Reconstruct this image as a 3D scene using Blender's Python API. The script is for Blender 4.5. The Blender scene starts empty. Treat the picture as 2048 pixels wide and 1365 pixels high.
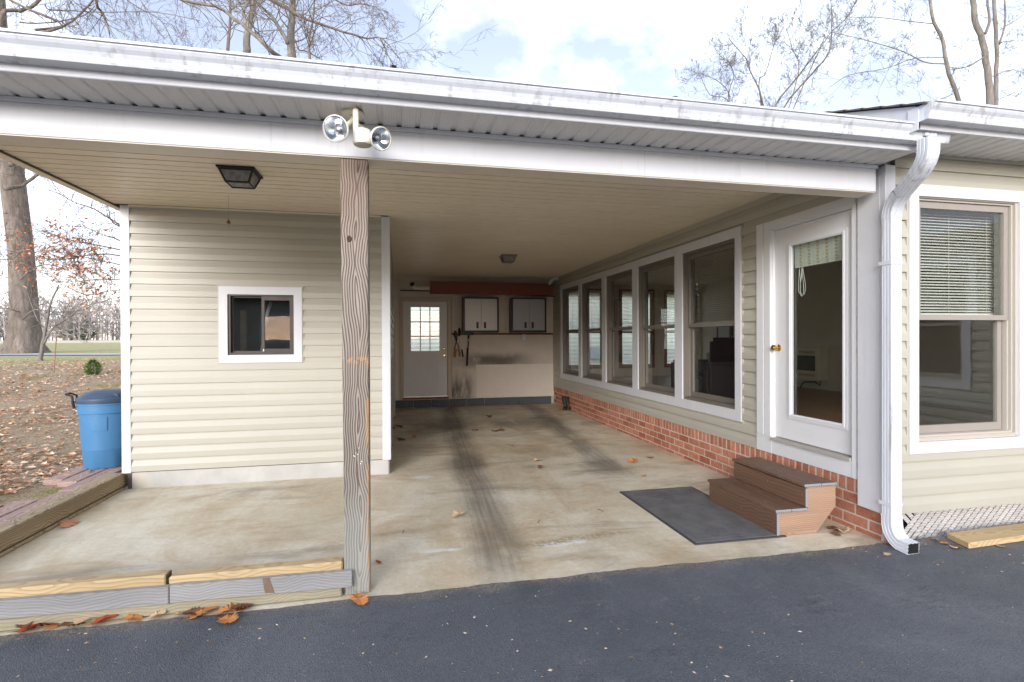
import bpy, bmesh, math, random
import numpy as np
from mathutils import Vector, Matrix

random.seed(7); np.random.seed(7)
R = math.radians
S = bpy.context.scene
COL = S.collection

# ------------------------------------------------------------------ camera, sky, sun, exposure
EYE = 1.55
FPX = 1042.5                        # focal length in pixels of a 2048 wide picture
YAW, PITCH, ROLL = R(12.186), R(-.29), R(-.237)
cam = bpy.data.cameras.new('camera'); camo = bpy.data.objects.new('camera', cam); COL.objects.link(camo)
cam.sensor_width = 36; cam.lens = FPX / 2048 * 36; cam.clip_start = .05; cam.clip_end = 2000
camo.location = (0, 0, EYE)
_F = Vector((math.sin(YAW) * math.cos(PITCH), math.cos(YAW) * math.cos(PITCH), math.sin(PITCH)))
_R0 = Vector((math.cos(YAW), -math.sin(YAW), 0)); _U0 = _R0.cross(_F)
_R = _R0 * math.cos(ROLL) + _U0 * math.sin(ROLL); _U = -_R0 * math.sin(ROLL) + _U0 * math.cos(ROLL)
camo.rotation_euler = Matrix(((_R.x, _U.x, -_F.x), (_R.y, _U.y, -_F.y), (_R.z, _U.z, -_F.z))).to_euler()
S.camera = camo

SUN_EL, SUN_AZ = R(13), R(203)      # azimuth clockwise from +Y: behind and to the right of the camera
world = bpy.data.worlds.new('World'); S.world = world; world.use_nodes = True
wn, wl = world.node_tree.nodes, world.node_tree.links
wn.clear()
wout = wn.new('ShaderNodeOutputWorld'); wbg = wn.new('ShaderNodeBackground'); wbg.inputs['Strength'].default_value = .10
sky = wn.new('ShaderNodeTexSky'); sky.sky_type = 'NISHITA'; sky.sun_disc = False
sky.sun_elevation = SUN_EL; sky.sun_rotation = SUN_AZ; sky.dust_density = .6; sky.air_density = 1.0
wtc = wn.new('ShaderNodeTexCoord')
wsep = wn.new('ShaderNodeSeparateXYZ'); wl.new(wtc.outputs['Generated'], wsep.inputs[0])
wadd = wn.new('ShaderNodeMath'); wadd.operation = 'ADD'; wadd.inputs[1].default_value = .35
wabs = wn.new('ShaderNodeMath'); wabs.operation = 'ABSOLUTE'; wl.new(wsep.outputs['Z'], wabs.inputs[0]); wl.new(wabs.outputs[0], wadd.inputs[0])
wdx = wn.new('ShaderNodeMath'); wdx.operation = 'DIVIDE'; wl.new(wsep.outputs['X'], wdx.inputs[0]); wl.new(wadd.outputs[0], wdx.inputs[1])
wdy = wn.new('ShaderNodeMath'); wdy.operation = 'DIVIDE'; wl.new(wsep.outputs['Y'], wdy.inputs[0]); wl.new(wadd.outputs[0], wdy.inputs[1])
wcomb = wn.new('ShaderNodeCombineXYZ'); wl.new(wdx.outputs[0], wcomb.inputs[0]); wl.new(wdy.outputs[0], wcomb.inputs[1]); wcomb.inputs[2].default_value = 3.7
wno = wn.new('ShaderNodeTexNoise'); wno.inputs['Scale'].default_value = 2.1; wno.inputs['Detail'].default_value = 8; wno.inputs['Roughness'].default_value = .55
wl.new(wcomb.outputs[0], wno.inputs['Vector'])
wramp = wn.new('ShaderNodeValToRGB'); wramp.color_ramp.elements[0].position = .44; wramp.color_ramp.elements[0].color = (.10, .10, .10, 1); wramp.color_ramp.elements[1].position = .66
wl.new(wno.outputs['Fac'], wramp.inputs[0])
wmix = wn.new('ShaderNodeMixRGB'); wl.new(wramp.outputs['Color'], wmix.inputs['Fac']); wtint = wn.new('ShaderNodeMixRGB'); wtint.blend_type = 'MULTIPLY'; wtint.inputs['Fac'].default_value = 1; wtint.inputs[2].default_value = (.80, .66, .72, 1); wl.new(sky.outputs['Color'], wtint.inputs[1]); wsat = wn.new('ShaderNodeHueSaturation'); wsat.inputs['Saturation'].default_value = .8; wl.new(wtint.outputs[0], wsat.inputs['Color']); wl.new(wsat.outputs[0], wmix.inputs[1])
wmix.inputs[2].default_value = (5.35, 5.95, 6.9, 1)
wl.new(wmix.outputs[0], wbg.inputs['Color']); wl.new(wbg.outputs[0], wout.inputs['Surface'])

sun = bpy.data.lights.new('sun', 'SUN'); sun.energy = 1.0; sun.angle = R(28); sun.color = (1, .99, .98)
suno = bpy.data.objects.new('sun', sun); COL.objects.link(suno)
sd = Vector((math.sin(SUN_AZ) * math.cos(SUN_EL), math.cos(SUN_AZ) * math.cos(SUN_EL), math.sin(SUN_EL)))
suno.rotation_euler = sd.to_track_quat('Z', 'Y').to_euler(); suno.location = sd * 30

S.view_settings.view_transform = 'Standard'; S.view_settings.look = 'None'; S.view_settings.gamma = 1
S.view_settings.exposure = 2.1; S.view_settings.use_curve_mapping = False
S.render.engine = 'CYCLES'
cy = S.cycles
cy.use_denoising = True
try: cy.denoiser = 'OPENIMAGEDENOISE'
except Exception: pass
cy.max_bounces = 14; cy.diffuse_bounces = 12; cy.glossy_bounces = 4; cy.transparent_max_bounces = 24; cy.sample_clamp_indirect = 8
cy.use_adaptive_sampling = False

# ------------------------------------------------------------------ helpers
def ray(u, v): return _F + _R * ((u - 1024) / FPX) - _U * ((v - 682.5) / FPX)
def at(u, v, x=None, y=None, z=None):       # the point of the photograph on a world plane
    d = ray(u, v)
    t = x / d.x if x is not None else y / d.y if y is not None else (z - EYE) / d.z
    return Vector((0, 0, EYE)) + d * t

class MB:
    def __init__(s): s.v = []; s.f = []
    def add(s, vs, fs):
        n = len(s.v); s.v += [tuple(p) for p in vs]; s.f += [tuple(i + n for i in f) for f in fs]; return s
    def box(s, x0, x1, y0, y1, z0, z1):
        if x0 > x1: x0, x1 = x1, x0
        if y0 > y1: y0, y1 = y1, y0
        if z0 > z1: z0, z1 = z1, z0
        return s.add([(x0, y0, z0), (x1, y0, z0), (x1, y1, z0), (x0, y1, z0), (x0, y0, z1), (x1, y0, z1), (x1, y1, z1), (x0, y1, z1)],
                     [(0, 3, 2, 1), (4, 5, 6, 7), (0, 1, 5, 4), (1, 2, 6, 5), (2, 3, 7, 6), (3, 0, 4, 7)])
    def hexa(s, p): return s.add(p, [(0, 3, 2, 1), (4, 5, 6, 7), (0, 1, 5, 4), (1, 2, 6, 5), (2, 3, 7, 6), (3, 0, 4, 7)])
    def prism(s, prof, fn, a0, a1, closed=True, caps=True):   # fn(p, q, a) -> world
        n = len(prof)
        vs = [fn(p, q, a0) for p, q in prof] + [fn(p, q, a1) for p, q in prof]
        fs = [(i, (i + 1) % n, n + (i + 1) % n, n + i) for i in range(n if closed else n - 1)]
        if closed and caps: fs += [tuple(range(n))[::-1], tuple(range(n, 2 * n))]
        return s.add(vs, fs)
    def tube(s, pts, rad, n=8, cap=True, flat=None):
        pts = [Vector(p) for p in pts]
        if not hasattr(rad, '__len__'): rad = [rad] * len(pts)
        ref = None; vs = []; fs = []
        for i, p in enumerate(pts):
            t = (pts[min(i + 1, len(pts) - 1)] - pts[max(i - 1, 0)])
            if t.length < 1e-9: t = Vector((0, 0, 1))
            t.normalize()
            if ref is None:
                ref = Vector((1, 0, 0)) if abs(t.x) < .8 else Vector((0, 1, 0))
            a = (ref - t * ref.dot(t)).normalized(); b = t.cross(a); ref = a
            for k in range(n):
                w = 2 * math.pi * k / n
                vs.append(p + (a * math.cos(w) + b * math.sin(w)) * rad[i])
        for i in range(len(pts) - 1):
            for k in range(n):
                k2 = (k + 1) % n
                fs.append((i * n + k, i * n + k2, (i + 1) * n + k2, (i + 1) * n + k))
        if cap and n > 2:
            fs += [tuple(range(n))[::-1], tuple(range((len(pts) - 1) * n, len(pts) * n))]
        return s.add(vs, fs)
    def lathe(s, prof, c, axis=(0, 0, 1), n=24, cap0=True, cap1=True):    # prof: (radius, height along axis)
        ax = Vector(axis).normalized(); ref = Vector((1, 0, 0)) if abs(ax.x) < .8 else Vector((0, 1, 0))
        a = (ref - ax * ref.dot(ax)).normalized(); b = ax.cross(a); c = Vector(c)
        vs = []; fs = []
        for r, h in prof:
            for k in range(n):
                w = 2 * math.pi * k / n; vs.append(c + ax * h + (a * math.cos(w) + b * math.sin(w)) * r)
        for i in range(len(prof) - 1):
            for k in range(n):
                k2 = (k + 1) % n; fs.append((i * n + k, i * n + k2, (i + 1) * n + k2, (i + 1) * n + k))
        if cap0: fs.append(tuple(range(n))[::-1])
        if cap1: fs.append(tuple(range((len(prof) - 1) * n, len(prof) * n)))
        return s.add(vs, fs)

def wloc(o):
    v = Vector((0, 0, 0))
    while o is not None: v = v + o.location; o = o.parent
    return v
def meshdata(mb, name, mat, off=(0, 0, 0), bevel=0, smooth=False, seg=1, recalc=False):
    me = bpy.data.meshes.new(name); o = Vector(off)
    me.from_pydata([(p[0] - o.x, p[1] - o.y, p[2] - o.z) for p in mb.v], [], mb.f)
    if bevel or recalc:
        bm = bmesh.new(); bm.from_mesh(me)
        if recalc: bmesh.ops.recalc_face_normals(bm, faces=bm.faces)
        if bevel: bmesh.ops.bevel(bm, geom=list(bm.edges), offset=bevel, segments=seg, affect='EDGES', clamp_overlap=True)
        bm.to_mesh(me); bm.free()
    if smooth:
        me.polygons.foreach_set('use_smooth', [True] * len(me.polygons))
        if smooth == 'auto':
            try: me.set_sharp_from_angle(angle=R(40))
            except Exception: pass
    if mat is not None: me.materials.append(mat)
    return me
def build(mb, name, mat, parent=None, origin=None, **kw):
    """one mesh object from world-space geometry; origin = world position of its origin"""
    pl = wloc(parent) if parent is not None else Vector((0, 0, 0))
    org = Vector(origin) if origin is not None else pl
    o = bpy.data.objects.new(name, meshdata(mb, name, mat, org, **kw)); COL.objects.link(o)
    if parent is not None: o.parent = parent
    o.location = org - pl
    return o
def piece(me, name, loc, parent=None):                       # another copy of shared mesh data, loc in world space
    o = bpy.data.objects.new(name, me); COL.objects.link(o)
    if parent is not None: o.parent = parent; o.location = Vector(loc) - wloc(parent)
    else: o.location = loc
    return o
def tag(o, label=None, cat=None, group=None, kind=None):
    if label: o['label'] = label
    if cat: o['category'] = cat
    if group: o['group'] = group
    if kind: o['kind'] = kind
    return o
def thing(name, label, cat, loc=(0, 0, 0), group=None):
    o = bpy.data.objects.new(name, None); COL.objects.link(o); o.location = loc; o.empty_display_size = .1
    return tag(o, label, cat, group)
def stuff(o): o['kind'] = 'stuff'; return o

# ------------------------------------------------------------------ materials
class NT:
    def __init__(s, name):
        s.m = bpy.data.materials.new(name); s.m.use_nodes = True
        s.n = s.m.node_tree.nodes; s.l = s.m.node_tree.links; s.n.clear()
        s.o = s.n.new('ShaderNodeOutputMaterial')
    def set(s, sock, v):
        if v is None: return
        if isinstance(v, bpy.types.NodeSocket): s.l.new(v, sock)
        elif isinstance(v, (tuple, list)):
            d = sock.default_value
            sock.default_value = tuple(v) + ((1,) if hasattr(d, '__len__') and len(d) == 4 and len(v) == 3 else ())
        else: sock.default_value = v
    def pos(s): return s.n.new('ShaderNodeNewGeometry').outputs['Position']
    def obj(s): return s.n.new('ShaderNodeTexCoord').outputs['Object']
    def rnd(s): return s.n.new('ShaderNodeObjectInfo').outputs['Random']
    def map(s, v, scale=(1, 1, 1), loc=(0, 0, 0), rot=(0, 0, 0)):
        k = s.n.new('ShaderNodeMapping'); s.l.new(v, k.inputs['Vector']); k.inputs['Scale'].default_value = scale; k.inputs['Location'].default_value = loc; k.inputs['Rotation'].default_value = rot
        return k.outputs[0]
    def sep(s, v):
        k = s.n.new('ShaderNodeSeparateXYZ'); s.l.new(v, k.inputs[0]); return k.outputs
    def comb(s, x, y, z):
        k = s.n.new('ShaderNodeCombineXYZ'); s.set(k.inputs[0], x); s.set(k.inputs[1], y); s.set(k.inputs[2], z); return k.outputs[0]
    def noise(s, v, scale, detail=4, rough=.55, dist=0):
        k = s.n.new('ShaderNodeTexNoise'); s.l.new(v, k.inputs['Vector']); k.inputs['Scale'].default_value = scale; k.inputs['Detail'].default_value = detail; k.inputs['Roughness'].default_value = rough; k.inputs['Distortion'].default_value = dist
        return k.outputs['Fac']
    def vor(s, v, scale, out='Distance', feat='F1'):
        k = s.n.new('ShaderNodeTexVoronoi'); k.feature = feat; s.l.new(v, k.inputs['Vector']); k.inputs['Scale'].default_value = scale; return k.outputs[out]
    def math(s, op, a, b=None, c=None, clamp=False):
        k = s.n.new('ShaderNodeMath'); k.operation = op; k.use_clamp = clamp; s.set(k.inputs[0], a); s.set(k.inputs[1], b); s.set(k.inputs[2], c); return k.outputs[0]
    def range(s, v, a, b, c=0, d=1):
        k = s.n.new('ShaderNodeMapRange'); k.interpolation_type = 'SMOOTHSTEP'; s.set(k.inputs[0], v)
        for i, q in enumerate((a, b, c, d)): k.inputs[i + 1].default_value = q
        return k.outputs[0]
    def ramp(s, f, stops):
        k = s.n.new('ShaderNodeValToRGB'); s.set(k.inputs[0], f); e = k.color_ramp.elements
        while len(e) < len(stops): e.new(.5)
        for q, (p, c) in zip(e, stops): q.position = p; q.color = tuple(c) + (1,)
        return k.outputs[0]
    def mix(s, f, a, b, mode='MIX'):
        k = s.n.new('ShaderNodeMixRGB'); k.blend_type = mode; s.set(k.inputs[0], f); s.set(k.inputs[1], a); s.set(k.inputs[2], b); return k.outputs[0]
    def hsv(s, c, h=.5, sat=1, v=1):
        k = s.n.new('ShaderNodeHueSaturation'); s.set(k.inputs['Hue'], h); s.set(k.inputs['Saturation'], sat); s.set(k.inputs['Value'], v); s.set(k.inputs['Color'], c); return k.outputs[0]
    def bump(s, h, st=.3, d=.01):
        k = s.n.new('ShaderNodeBump'); s.set(k.inputs['Height'], h); k.inputs['Strength'].default_value = st; k.inputs['Distance'].default_value = d; return k.outputs[0]
    def out(s, base, rough=.6, bump=None, metal=0, spec=.5, trans=0, coat=0):
        b = s.n.new('ShaderNodeBsdfPrincipled'); s.set(b.inputs['Base Color'], base); s.set(b.inputs['Roughness'], rough); s.set(b.inputs['Metallic'], metal)
        s.set(b.inputs['Specular IOR Level'], spec); s.set(b.inputs['Transmission Weight'], trans); s.set(b.inputs['Coat Weight'], coat)
        if bump is not None: s.l.new(bump, b.inputs['Normal'])
        s.l.new(b.outputs[0], s.o.inputs[0]); return s.m

def plain(name, c, rough=.5, metal=0, var=.08, scale=6, bs=.08, spec=.5):
    t = NT(name); p = t.pos(); n = t.noise(p, scale, 5, .6); n2 = t.noise(p, scale * 14, 3, .6)
    k = t.math('ADD', t.math('MULTIPLY', t.math('SUBTRACT', n, .5), 2 * var), t.math('ADD', t.math('MULTIPLY', t.math('SUBTRACT', n2, .5), var), 1))
    return t.out(t.hsv(c, .5, 1, k), t.range(n, .2, .8, rough - .06, rough + .08), t.bump(n2, bs, .003), metal, spec)

def dirty_white(name, c, streak=.5, rough=.38):
    t = NT(name); p = t.pos()
    s1 = t.noise(t.map(p, (14, 14, .9)), 1.6, 6, .65)              # run-off streaks
    s2 = t.noise(p, 3.1, 5, .6); s3 = t.noise(p, 55, 3, .7)
    f = t.math('MULTIPLY', t.math('MULTIPLY', t.range(s1, .48, .68), t.range(s2, .38, .62)), t.math('MULTIPLY', streak, .7), clamp=True)
    sp = t.math('MULTIPLY', t.range(s3, .72, .8), t.math('MULTIPLY', t.range(s2, .5, .75), streak))
    col = t.mix(f, t.hsv(c, .5, 1, t.range(s2, .2, .8, .95, 1.03)), (.27, .25, .22))
    col = t.mix(sp, col, (.12, .1, .08))
    return t.out(col, t.range(s2, .2, .8, rough - .05, rough + .12), t.bump(t.noise(p, 9, 2), .03, .01))

def wood(name, stops, axis='z', ring=9, rough=.75, stretch=.06, bump=.5, fine=60, extra=None, seedmul=9.0, cont=.5):
    """plain sawn board: the growth rings of a log cut lengthwise, weathered"""
    t = NT(name); o = t.obj(); r = t.rnd()
    x, y, z = t.sep(o)
    g, a, b = {'x': (x, y, z), 'y': (y, x, z), 'z': (z, x, y)}[axis]
    sh = t.math('MULTIPLY', r, seedmul)
    long = t.comb(t.math('ADD', a, sh), b, t.math('MULTIPLY', g, stretch * 4))
    w1 = t.noise(t.comb(t.math('MULTIPLY', a, .5), t.math('MULTIPLY', b, .5), t.math('ADD', t.math('MULTIPLY', g, .55), sh)), 2.2, 2, .5)
    w2 = t.noise(t.comb(t.math('MULTIPLY', a, 2), t.math('MULTIPLY', b, 2), t.math('ADD', t.math('MULTIPLY', g, .8), sh)), 5, 3, .5)
    da = t.math('ADD', t.math('SUBTRACT', a, .012), t.math('ADD', t.math('MULTIPLY', t.math('SUBTRACT', w1, .5), .14), t.math('MULTIPLY', t.math('SUBTRACT', w2, .5), .02)))
    db = t.math('ADD', t.math('ADD', b, .085), t.math('MULTIPLY', t.math('SUBTRACT', w2, .5), .018))
    rad = t.math('SQRT', t.math('ADD', t.math('MULTIPLY', t.math('MULTIPLY', da, da), 2.2), t.math('MULTIPLY', db, db)))
    rad = t.math('ADD', rad, t.math('MULTIPLY', t.math('SUBTRACT', t.noise(t.comb(0, 0, t.math('ADD', t.math('MULTIPLY', g, 1.0), sh)), 1.7, 2, .5), .5), .26))
    sw = t.math('FRACT', t.math('MULTIPLY', rad, ring * 11))
    late = t.math('MULTIPLY', t.range(sw, .30, .90), t.math('SUBTRACT', 1, t.range(sw, .92, 1.0)))
    fb = t.noise(t.map(long, (fine * 3, fine * 3, 2)), 1.0, 5, .7)
    f = t.math('ADD', t.math('MULTIPLY', late, cont), t.math('MULTIPLY', fb, .55), clamp=True)
    col = t.ramp(f, stops)
    big = t.noise(t.map(long, (6, 6, 3)), 1, 4, .6)
    col = t.hsv(col, .5, 1, t.range(big, .2, .8, .78, 1.18))
    if extra: col = extra(t, col, t.pos())
    return t.out(col, rough, t.bump(t.math('ADD', f, t.math('MULTIPLY', fb, .4)), bump, .006))

M = {}
CREAM = (.44, .422, .352)
def siding_mat(name, c):
    t = NT(name); p = t.pos(); r = t.rnd()
    n = t.noise(p, 1.1, 4); g = t.noise(t.map(p, (3, 3, 60)), 2.2, 4, .6); d = t.noise(t.map(p, (8, 8, 1.2)), 1.5, 5, .65)
    k = t.math('ADD', t.range(n, .2, .8, .95, 1.03), t.math('MULTIPLY', t.math('SUBTRACT', r, .5), .035))
    col = t.mix(t.math('MULTIPLY', t.range(d, .5, .8), .22), t.hsv(c, .5, 1, k), (.42, .37, .29))
    return t.out(col, .42, t.bump(g, .12, .002), 0, .4)
M['siding'] = siding_mat('cream_vinyl', CREAM)
M['ceiling'] = siding_mat('cream_ceiling_vinyl', (.80, .705, .54))
M['white'] = dirty_white('white_trim', (.62, .63, .655), .22)
M['gutter'] = dirty_white('white_gutter_metal', (.62, .645, .69), 1.0, .3)
M['door'] = plain('white_door_paint', (.70, .705, .715), .36, var=.03, scale=3, bs=.03)
M['taupe'] = plain('taupe_window_vinyl', (.30, .27, .235), .45, var=.04)
M['taupe_shaded'] = plain('shaded_taupe_vinyl', (.165, .145, .122), .45, var=.04)  # same window vinyl, with the carport shade put into its colour
M['taupe_light'] = plain('light_taupe_vinyl', (.46, .42, .36), .45, var=.04)
M['screen'] = plain('dark_sash', (.10, .085, .075), .5)
M['bronze'] = plain('brown_aluminium', (.045, .033, .028), .4, .3)
M['black'] = plain('black_metal', (.012, .012, .013), .42)
M['brass'] = plain('brass', (.75, .5, .16), .22, 1, .03)
M['steel'] = plain('grey_steel', (.45, .45, .46), .35, 1)
M['interior'] = plain('interior_paint', (.68, .62, .53), .75, var=.05)
M['dark_inside'] = plain('dark_interior', (.10, .085, .07), .8)
M['beige'] = plain('yellowed_plastic', (.66, .62, .51), .4, var=.05)
M['mortar'] = plain('mortar', (.56, .50, .42), .9, var=.12, scale=30, bs=.5)

def glass_mat(name, tint, lo, hi):
    t = NT(name)
    tr = t.n.new('ShaderNodeBsdfTransparent'); tr.inputs[0].default_value = tint + (1,)
    gl = t.n.new('ShaderNodeBsdfGlossy'); gl.inputs['Roughness'].default_value = .01; gl.inputs[0].default_value = (.95, .97, 1, 1)
    wob = t.bump(t.noise(t.pos(), 2.5, 2), .035, .02); t.l.new(wob, gl.inputs['Normal'])
    lw = t.n.new('ShaderNodeLayerWeight'); lw.inputs[0].default_value = .5
    f = t.math('MULTIPLY_ADD', t.math('POWER', lw.outputs['Facing'], 4.5), hi, lo, clamp=True)
    mx = t.n.new('ShaderNodeMixShader'); t.l.new(f, mx.inputs[0]); t.l.new(tr.outputs[0], mx.inputs[1]); t.l.new(gl.outputs[0], mx.inputs[2])
    t.l.new(mx.outputs[0], t.o.inputs[0]); return t.m
M['glass'] = glass_mat('window_glass', (.93, .955, .945), .045, .8)
M['lens'] = glass_mat('lamp_lens', (.95, .96, .97), .04, .8)

def concrete():
    t = NT('garage_concrete'); p = t.pos(); x, y, z = t.sep(p)
    a = t.noise(p, .55, 6, .6, .6); b = t.noise(t.map(p, (1, .45, 1), rot=(0, 0, .3)), 1.7, 7, .65, 1.2); c = t.noise(p, 26, 5, .7); e = t.noise(p, 130, 3, .6)
    col = t.ramp(t.math('ADD', t.math('MULTIPLY', a, .55), t.math('MULTIPLY', b, .45)), [(.30, (.38, .295, .195)), (.44, (.58, .495, .355)), (.55, (.69, .63, .50)), (.70, (.74, .71, .61))])
    col = t.hsv(col, .5, 1, t.math('ADD', t.range(c, .25, .75, .90, 1.08), t.math('MULTIPLY', t.math('SUBTRACT', e, .5), .25)))
    # rusty ochre blotches
    oc = t.math('MULTIPLY', t.range(t.noise(t.map(p, (.7, 1.3, 1), rot=(0, 0, -.35)), 1.5, 7, .68, .9), .47, .67), .55)
    col = t.mix(oc, col, (.46, .32, .165))
    dk = t.math('MULTIPLY', t.range(t.noise(t.map(p, (.5, 1.5, 1), loc=(5, 2, 0), rot=(0, 0, -.25)), 1.2, 7, .68, .7), .53, .70), .55)
    col = t.mix(dk, col, (.24, .19, .14))
    # broken dark patches, stronger towards the far end of the bay
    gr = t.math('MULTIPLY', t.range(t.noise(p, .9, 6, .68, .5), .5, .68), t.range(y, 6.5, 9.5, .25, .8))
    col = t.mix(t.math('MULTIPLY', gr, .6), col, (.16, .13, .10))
    # two tyre tracks
    wig = t.math('MULTIPLY', t.math('SUBTRACT', t.noise(t.comb(0, y, 0), .35, 1), .5), .22)
    for x0, sl, wd, y0, y1, st in ((TRK[0], TRK[1], .19, 2.9, 12, .72), (TRK[2], TRK[3], .18, 5.3, 12, .66)):
        cx = t.math('ADD', t.math('ADD', t.math('MULTIPLY', t.math('SUBTRACT', y, 5), sl), x0), wig)
        dd = t.math('ABSOLUTE', t.math('SUBTRACT', x, cx))
        m = t.math('SUBTRACT', 1, t.range(t.math('ADD', dd, t.math('MULTIPLY', t.math('SUBTRACT', c, .5), .12)), wd * .3, wd * 1.6))
        tread = t.range(t.noise(t.comb(t.math('MULTIPLY', t.math('SUBTRACT', x, cx), 30), t.math('MULTIPLY', y, .5), 0), 1, 3, .6), .3, .62, .62, 1)
        br = t.range(t.noise(t.map(p, (2, .8, 1)), 1.4, 6, .7), .22, .55)
        m = t.math('MULTIPLY', t.math('MULTIPLY', m, br), t.math('MULTIPLY', tread, t.math('MULTIPLY', t.range(y, y0, y0 + .9), st)))
        col = t.mix(m, col, (.10, .085, .072))
    # oil drips at the far end of the tracks
    for (px_, py_, rr) in OIL:
        d2 = t.math('SQRT', t.math('ADD', t.math('POWER', t.math('SUBTRACT', x, px_), 2), t.math('POWER', t.math('MULTIPLY', t.math('SUBTRACT', y, py_), .6), 2)))
        m = t.math('SUBTRACT', 1, t.range(t.math('ADD', d2, t.math('MULTIPLY', t.math('SUBTRACT', b, .5), .5)), rr * .3, rr * 1.3))
        col = t.mix(t.math('MULTIPLY', m, .5), col, (.09, .075, .06))
    # lime bloom and a damp brown line along the apron
    for (px_, py_, rx, ry) in LIME:
        d2 = t.math('SQRT', t.math('ADD', t.math('POWER', t.math('DIVIDE', t.math('SUBTRACT', x, px_), rx), 2), t.math('POWER', t.math('DIVIDE', t.math('SUBTRACT', y, py_), ry), 2)))
        m = t.math('SUBTRACT', 1, t.range(t.math('ADD', d2, t.math('MULTIPLY', t.math('SUBTRACT', c, .5), 2.2)), .5, 1.1))
        col = t.mix(t.math('MULTIPLY', m, .8), col, (.74, .74, .72))
    ln = t.math('ABSOLUTE', t.math('SUBTRACT', y, t.math('ADD', t.math('ADD', 3.72, t.math('MULTIPLY', x, .09)), t.math('MULTIPLY', t.math('SUBTRACT', t.noise(t.comb(x, 0, 0), 2.2, 3), .5), .25))))
    m = t.math('MULTIPLY', t.math('MULTIPLY', t.math('SUBTRACT', 1, t.range(ln, .02, .1)), t.range(c, .35, .6)), t.math('MULTIPLY', t.range(x, .3, .7), t.math('SUBTRACT', 1, t.range(x, 1.6, 2.1))))
    col = t.mix(t.math('MULTIPLY', m, .7), col, (.27, .2, .1))
    sp = t.range(t.vor(p, 24), .0, .035); col = t.mix(t.math('MULTIPLY', t.math('SUBTRACT', 1, sp), t.range(b, .45, .6)), col, (.13, .1, .08))
    return t.out(col, t.range(a, .3, .7, .62, .85), t.bump(t.math('ADD', c, t.math('MULTIPLY', e, .5)), .25, .006))
_a, _b = at(1000, 1120, z=0), at(925, 900, z=0); _c, _d = at(1235, 945, z=0), at(1110, 850, z=0)
_s1 = (_b.x - _a.x) / (_b.y - _a.y); _s2 = (_d.x - _c.x) / (_d.y - _c.y)
TRK = (_a.x + _s1 * (5 - _a.y), _s1, _c.x + _s2 * (5 - _c.y), _s2)
OIL = [(*at(895, 850, z=0).xy, .45), (*at(1085, 842, z=0).xy, .5), (*at(930, 925, z=0).xy, .28), (*at(1205, 935, z=0).xy, .3), (*at(1010, 848, z=0).xy, .3)]
LIME = [(*at(872, 1102, z=0).xy, .13, .035), (*at(905, 1100, z=0).xy, .07, .03), (*at(1158, 1083, z=0).xy, .07, .05), (*at(845, 955, z=0).xy, .14, .09), (*at(1110, 1090, z=0).xy, .16, .04)]
M['concrete'] = concrete()

def asphalt():
    t = NT('sealed_asphalt'); p = t.pos()
    a = t.noise(p, .7, 6, .65, .8); b = t.noise(p, 4.5, 6, .7); c = t.vor(p, 130); e = t.noise(p, 260, 3, .75); g = t.noise(p, 60, 4, .75)
    col = t.ramp(a, [(.3, (.060, .067, .078)), (.52, (.082, .090, .103)), (.72, (.118, .126, .138))])
    col = t.hsv(col, .5, 1, t.math('ADD', t.range(c, 0, .55, .55, 1.3), t.math('ADD', t.math('MULTIPLY', t.math('SUBTRACT', e, .5), 1.0), t.math('MULTIPLY', t.math('SUBTRACT', g, .5), 1.1))))
    pale = t.math('MULTIPLY', t.range(t.math('ADD', b, t.math('MULTIPLY', t.math('SUBTRACT', g, .5), .5)), .62, .72), t.range(t.noise(p, 1.6, 3), .48, .62))
    col = t.mix(t.math('MULTIPLY', pale, .6), col, (.27, .22, .17))
    sc = t.math('MULTIPLY', t.range(t.noise(t.map(p, (1, 4, 1), rot=(0, 0, .5)), 2.6, 7, .75), .56, .70), .5)
    col = t.mix(sc, col, (.17, .165, .16))
    for vs_, r0_, r1_, lo_, am_ in ((17, .03, .10, .46, .8), (5.5, .01, .05, .44, .75), (44, .06, .16, .5, .55)):
        spk = t.math('MULTIPLY', t.math('SUBTRACT', 1, t.range(t.math('ADD', t.vor(t.map(p, (1, 1, 1), loc=(vs_, 0, 0)), vs_), t.math('MULTIPLY', t.math('SUBTRACT', g, .5), .22)), r0_, r1_)), t.range(t.noise(p, 2.2 + vs_ * .05, 3), lo_, lo_ + .1)); col = t.mix(t.math('MULTIPLY', spk, am_), col, (.36, .29, .22))
    cr = t.math('ABSOLUTE', t.math('SUBTRACT', t.noise(t.map(p, (.5, 1.6, 1), loc=(3.3, .4, 0)), 1.1, 8, .62, .3), .5))
    ck = t.math('MULTIPLY', t.math('SUBTRACT', 1, t.range(cr, .001, .004)), t.range(t.noise(t.map(p, (1, 1, 1), loc=(7, 1, 0)), .7, 1), .60, .66)); col = t.mix(t.math('MULTIPLY', ck, .5), col, (.025, .025, .028))
    yy = t.sep(p)[1]; dust = t.math('MULTIPLY', t.range(t.math('ADD', yy, t.math('MULTIPLY', t.math('SUBTRACT', b, .5), .35)), 3.08, 3.26), t.range(g, .35, .6)); col = t.mix(t.math('MULTIPLY', dust, .55), col, (.36, .29, .2))
    return t.out(col, t.range(b, .3, .7, .5, .72), t.bump(t.math('ADD', t.math('MULTIPLY', c, .9), t.math('MULTIPLY', e, .7)), .75, .006), 0, .5)
M['asphalt'] = asphalt()

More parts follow.
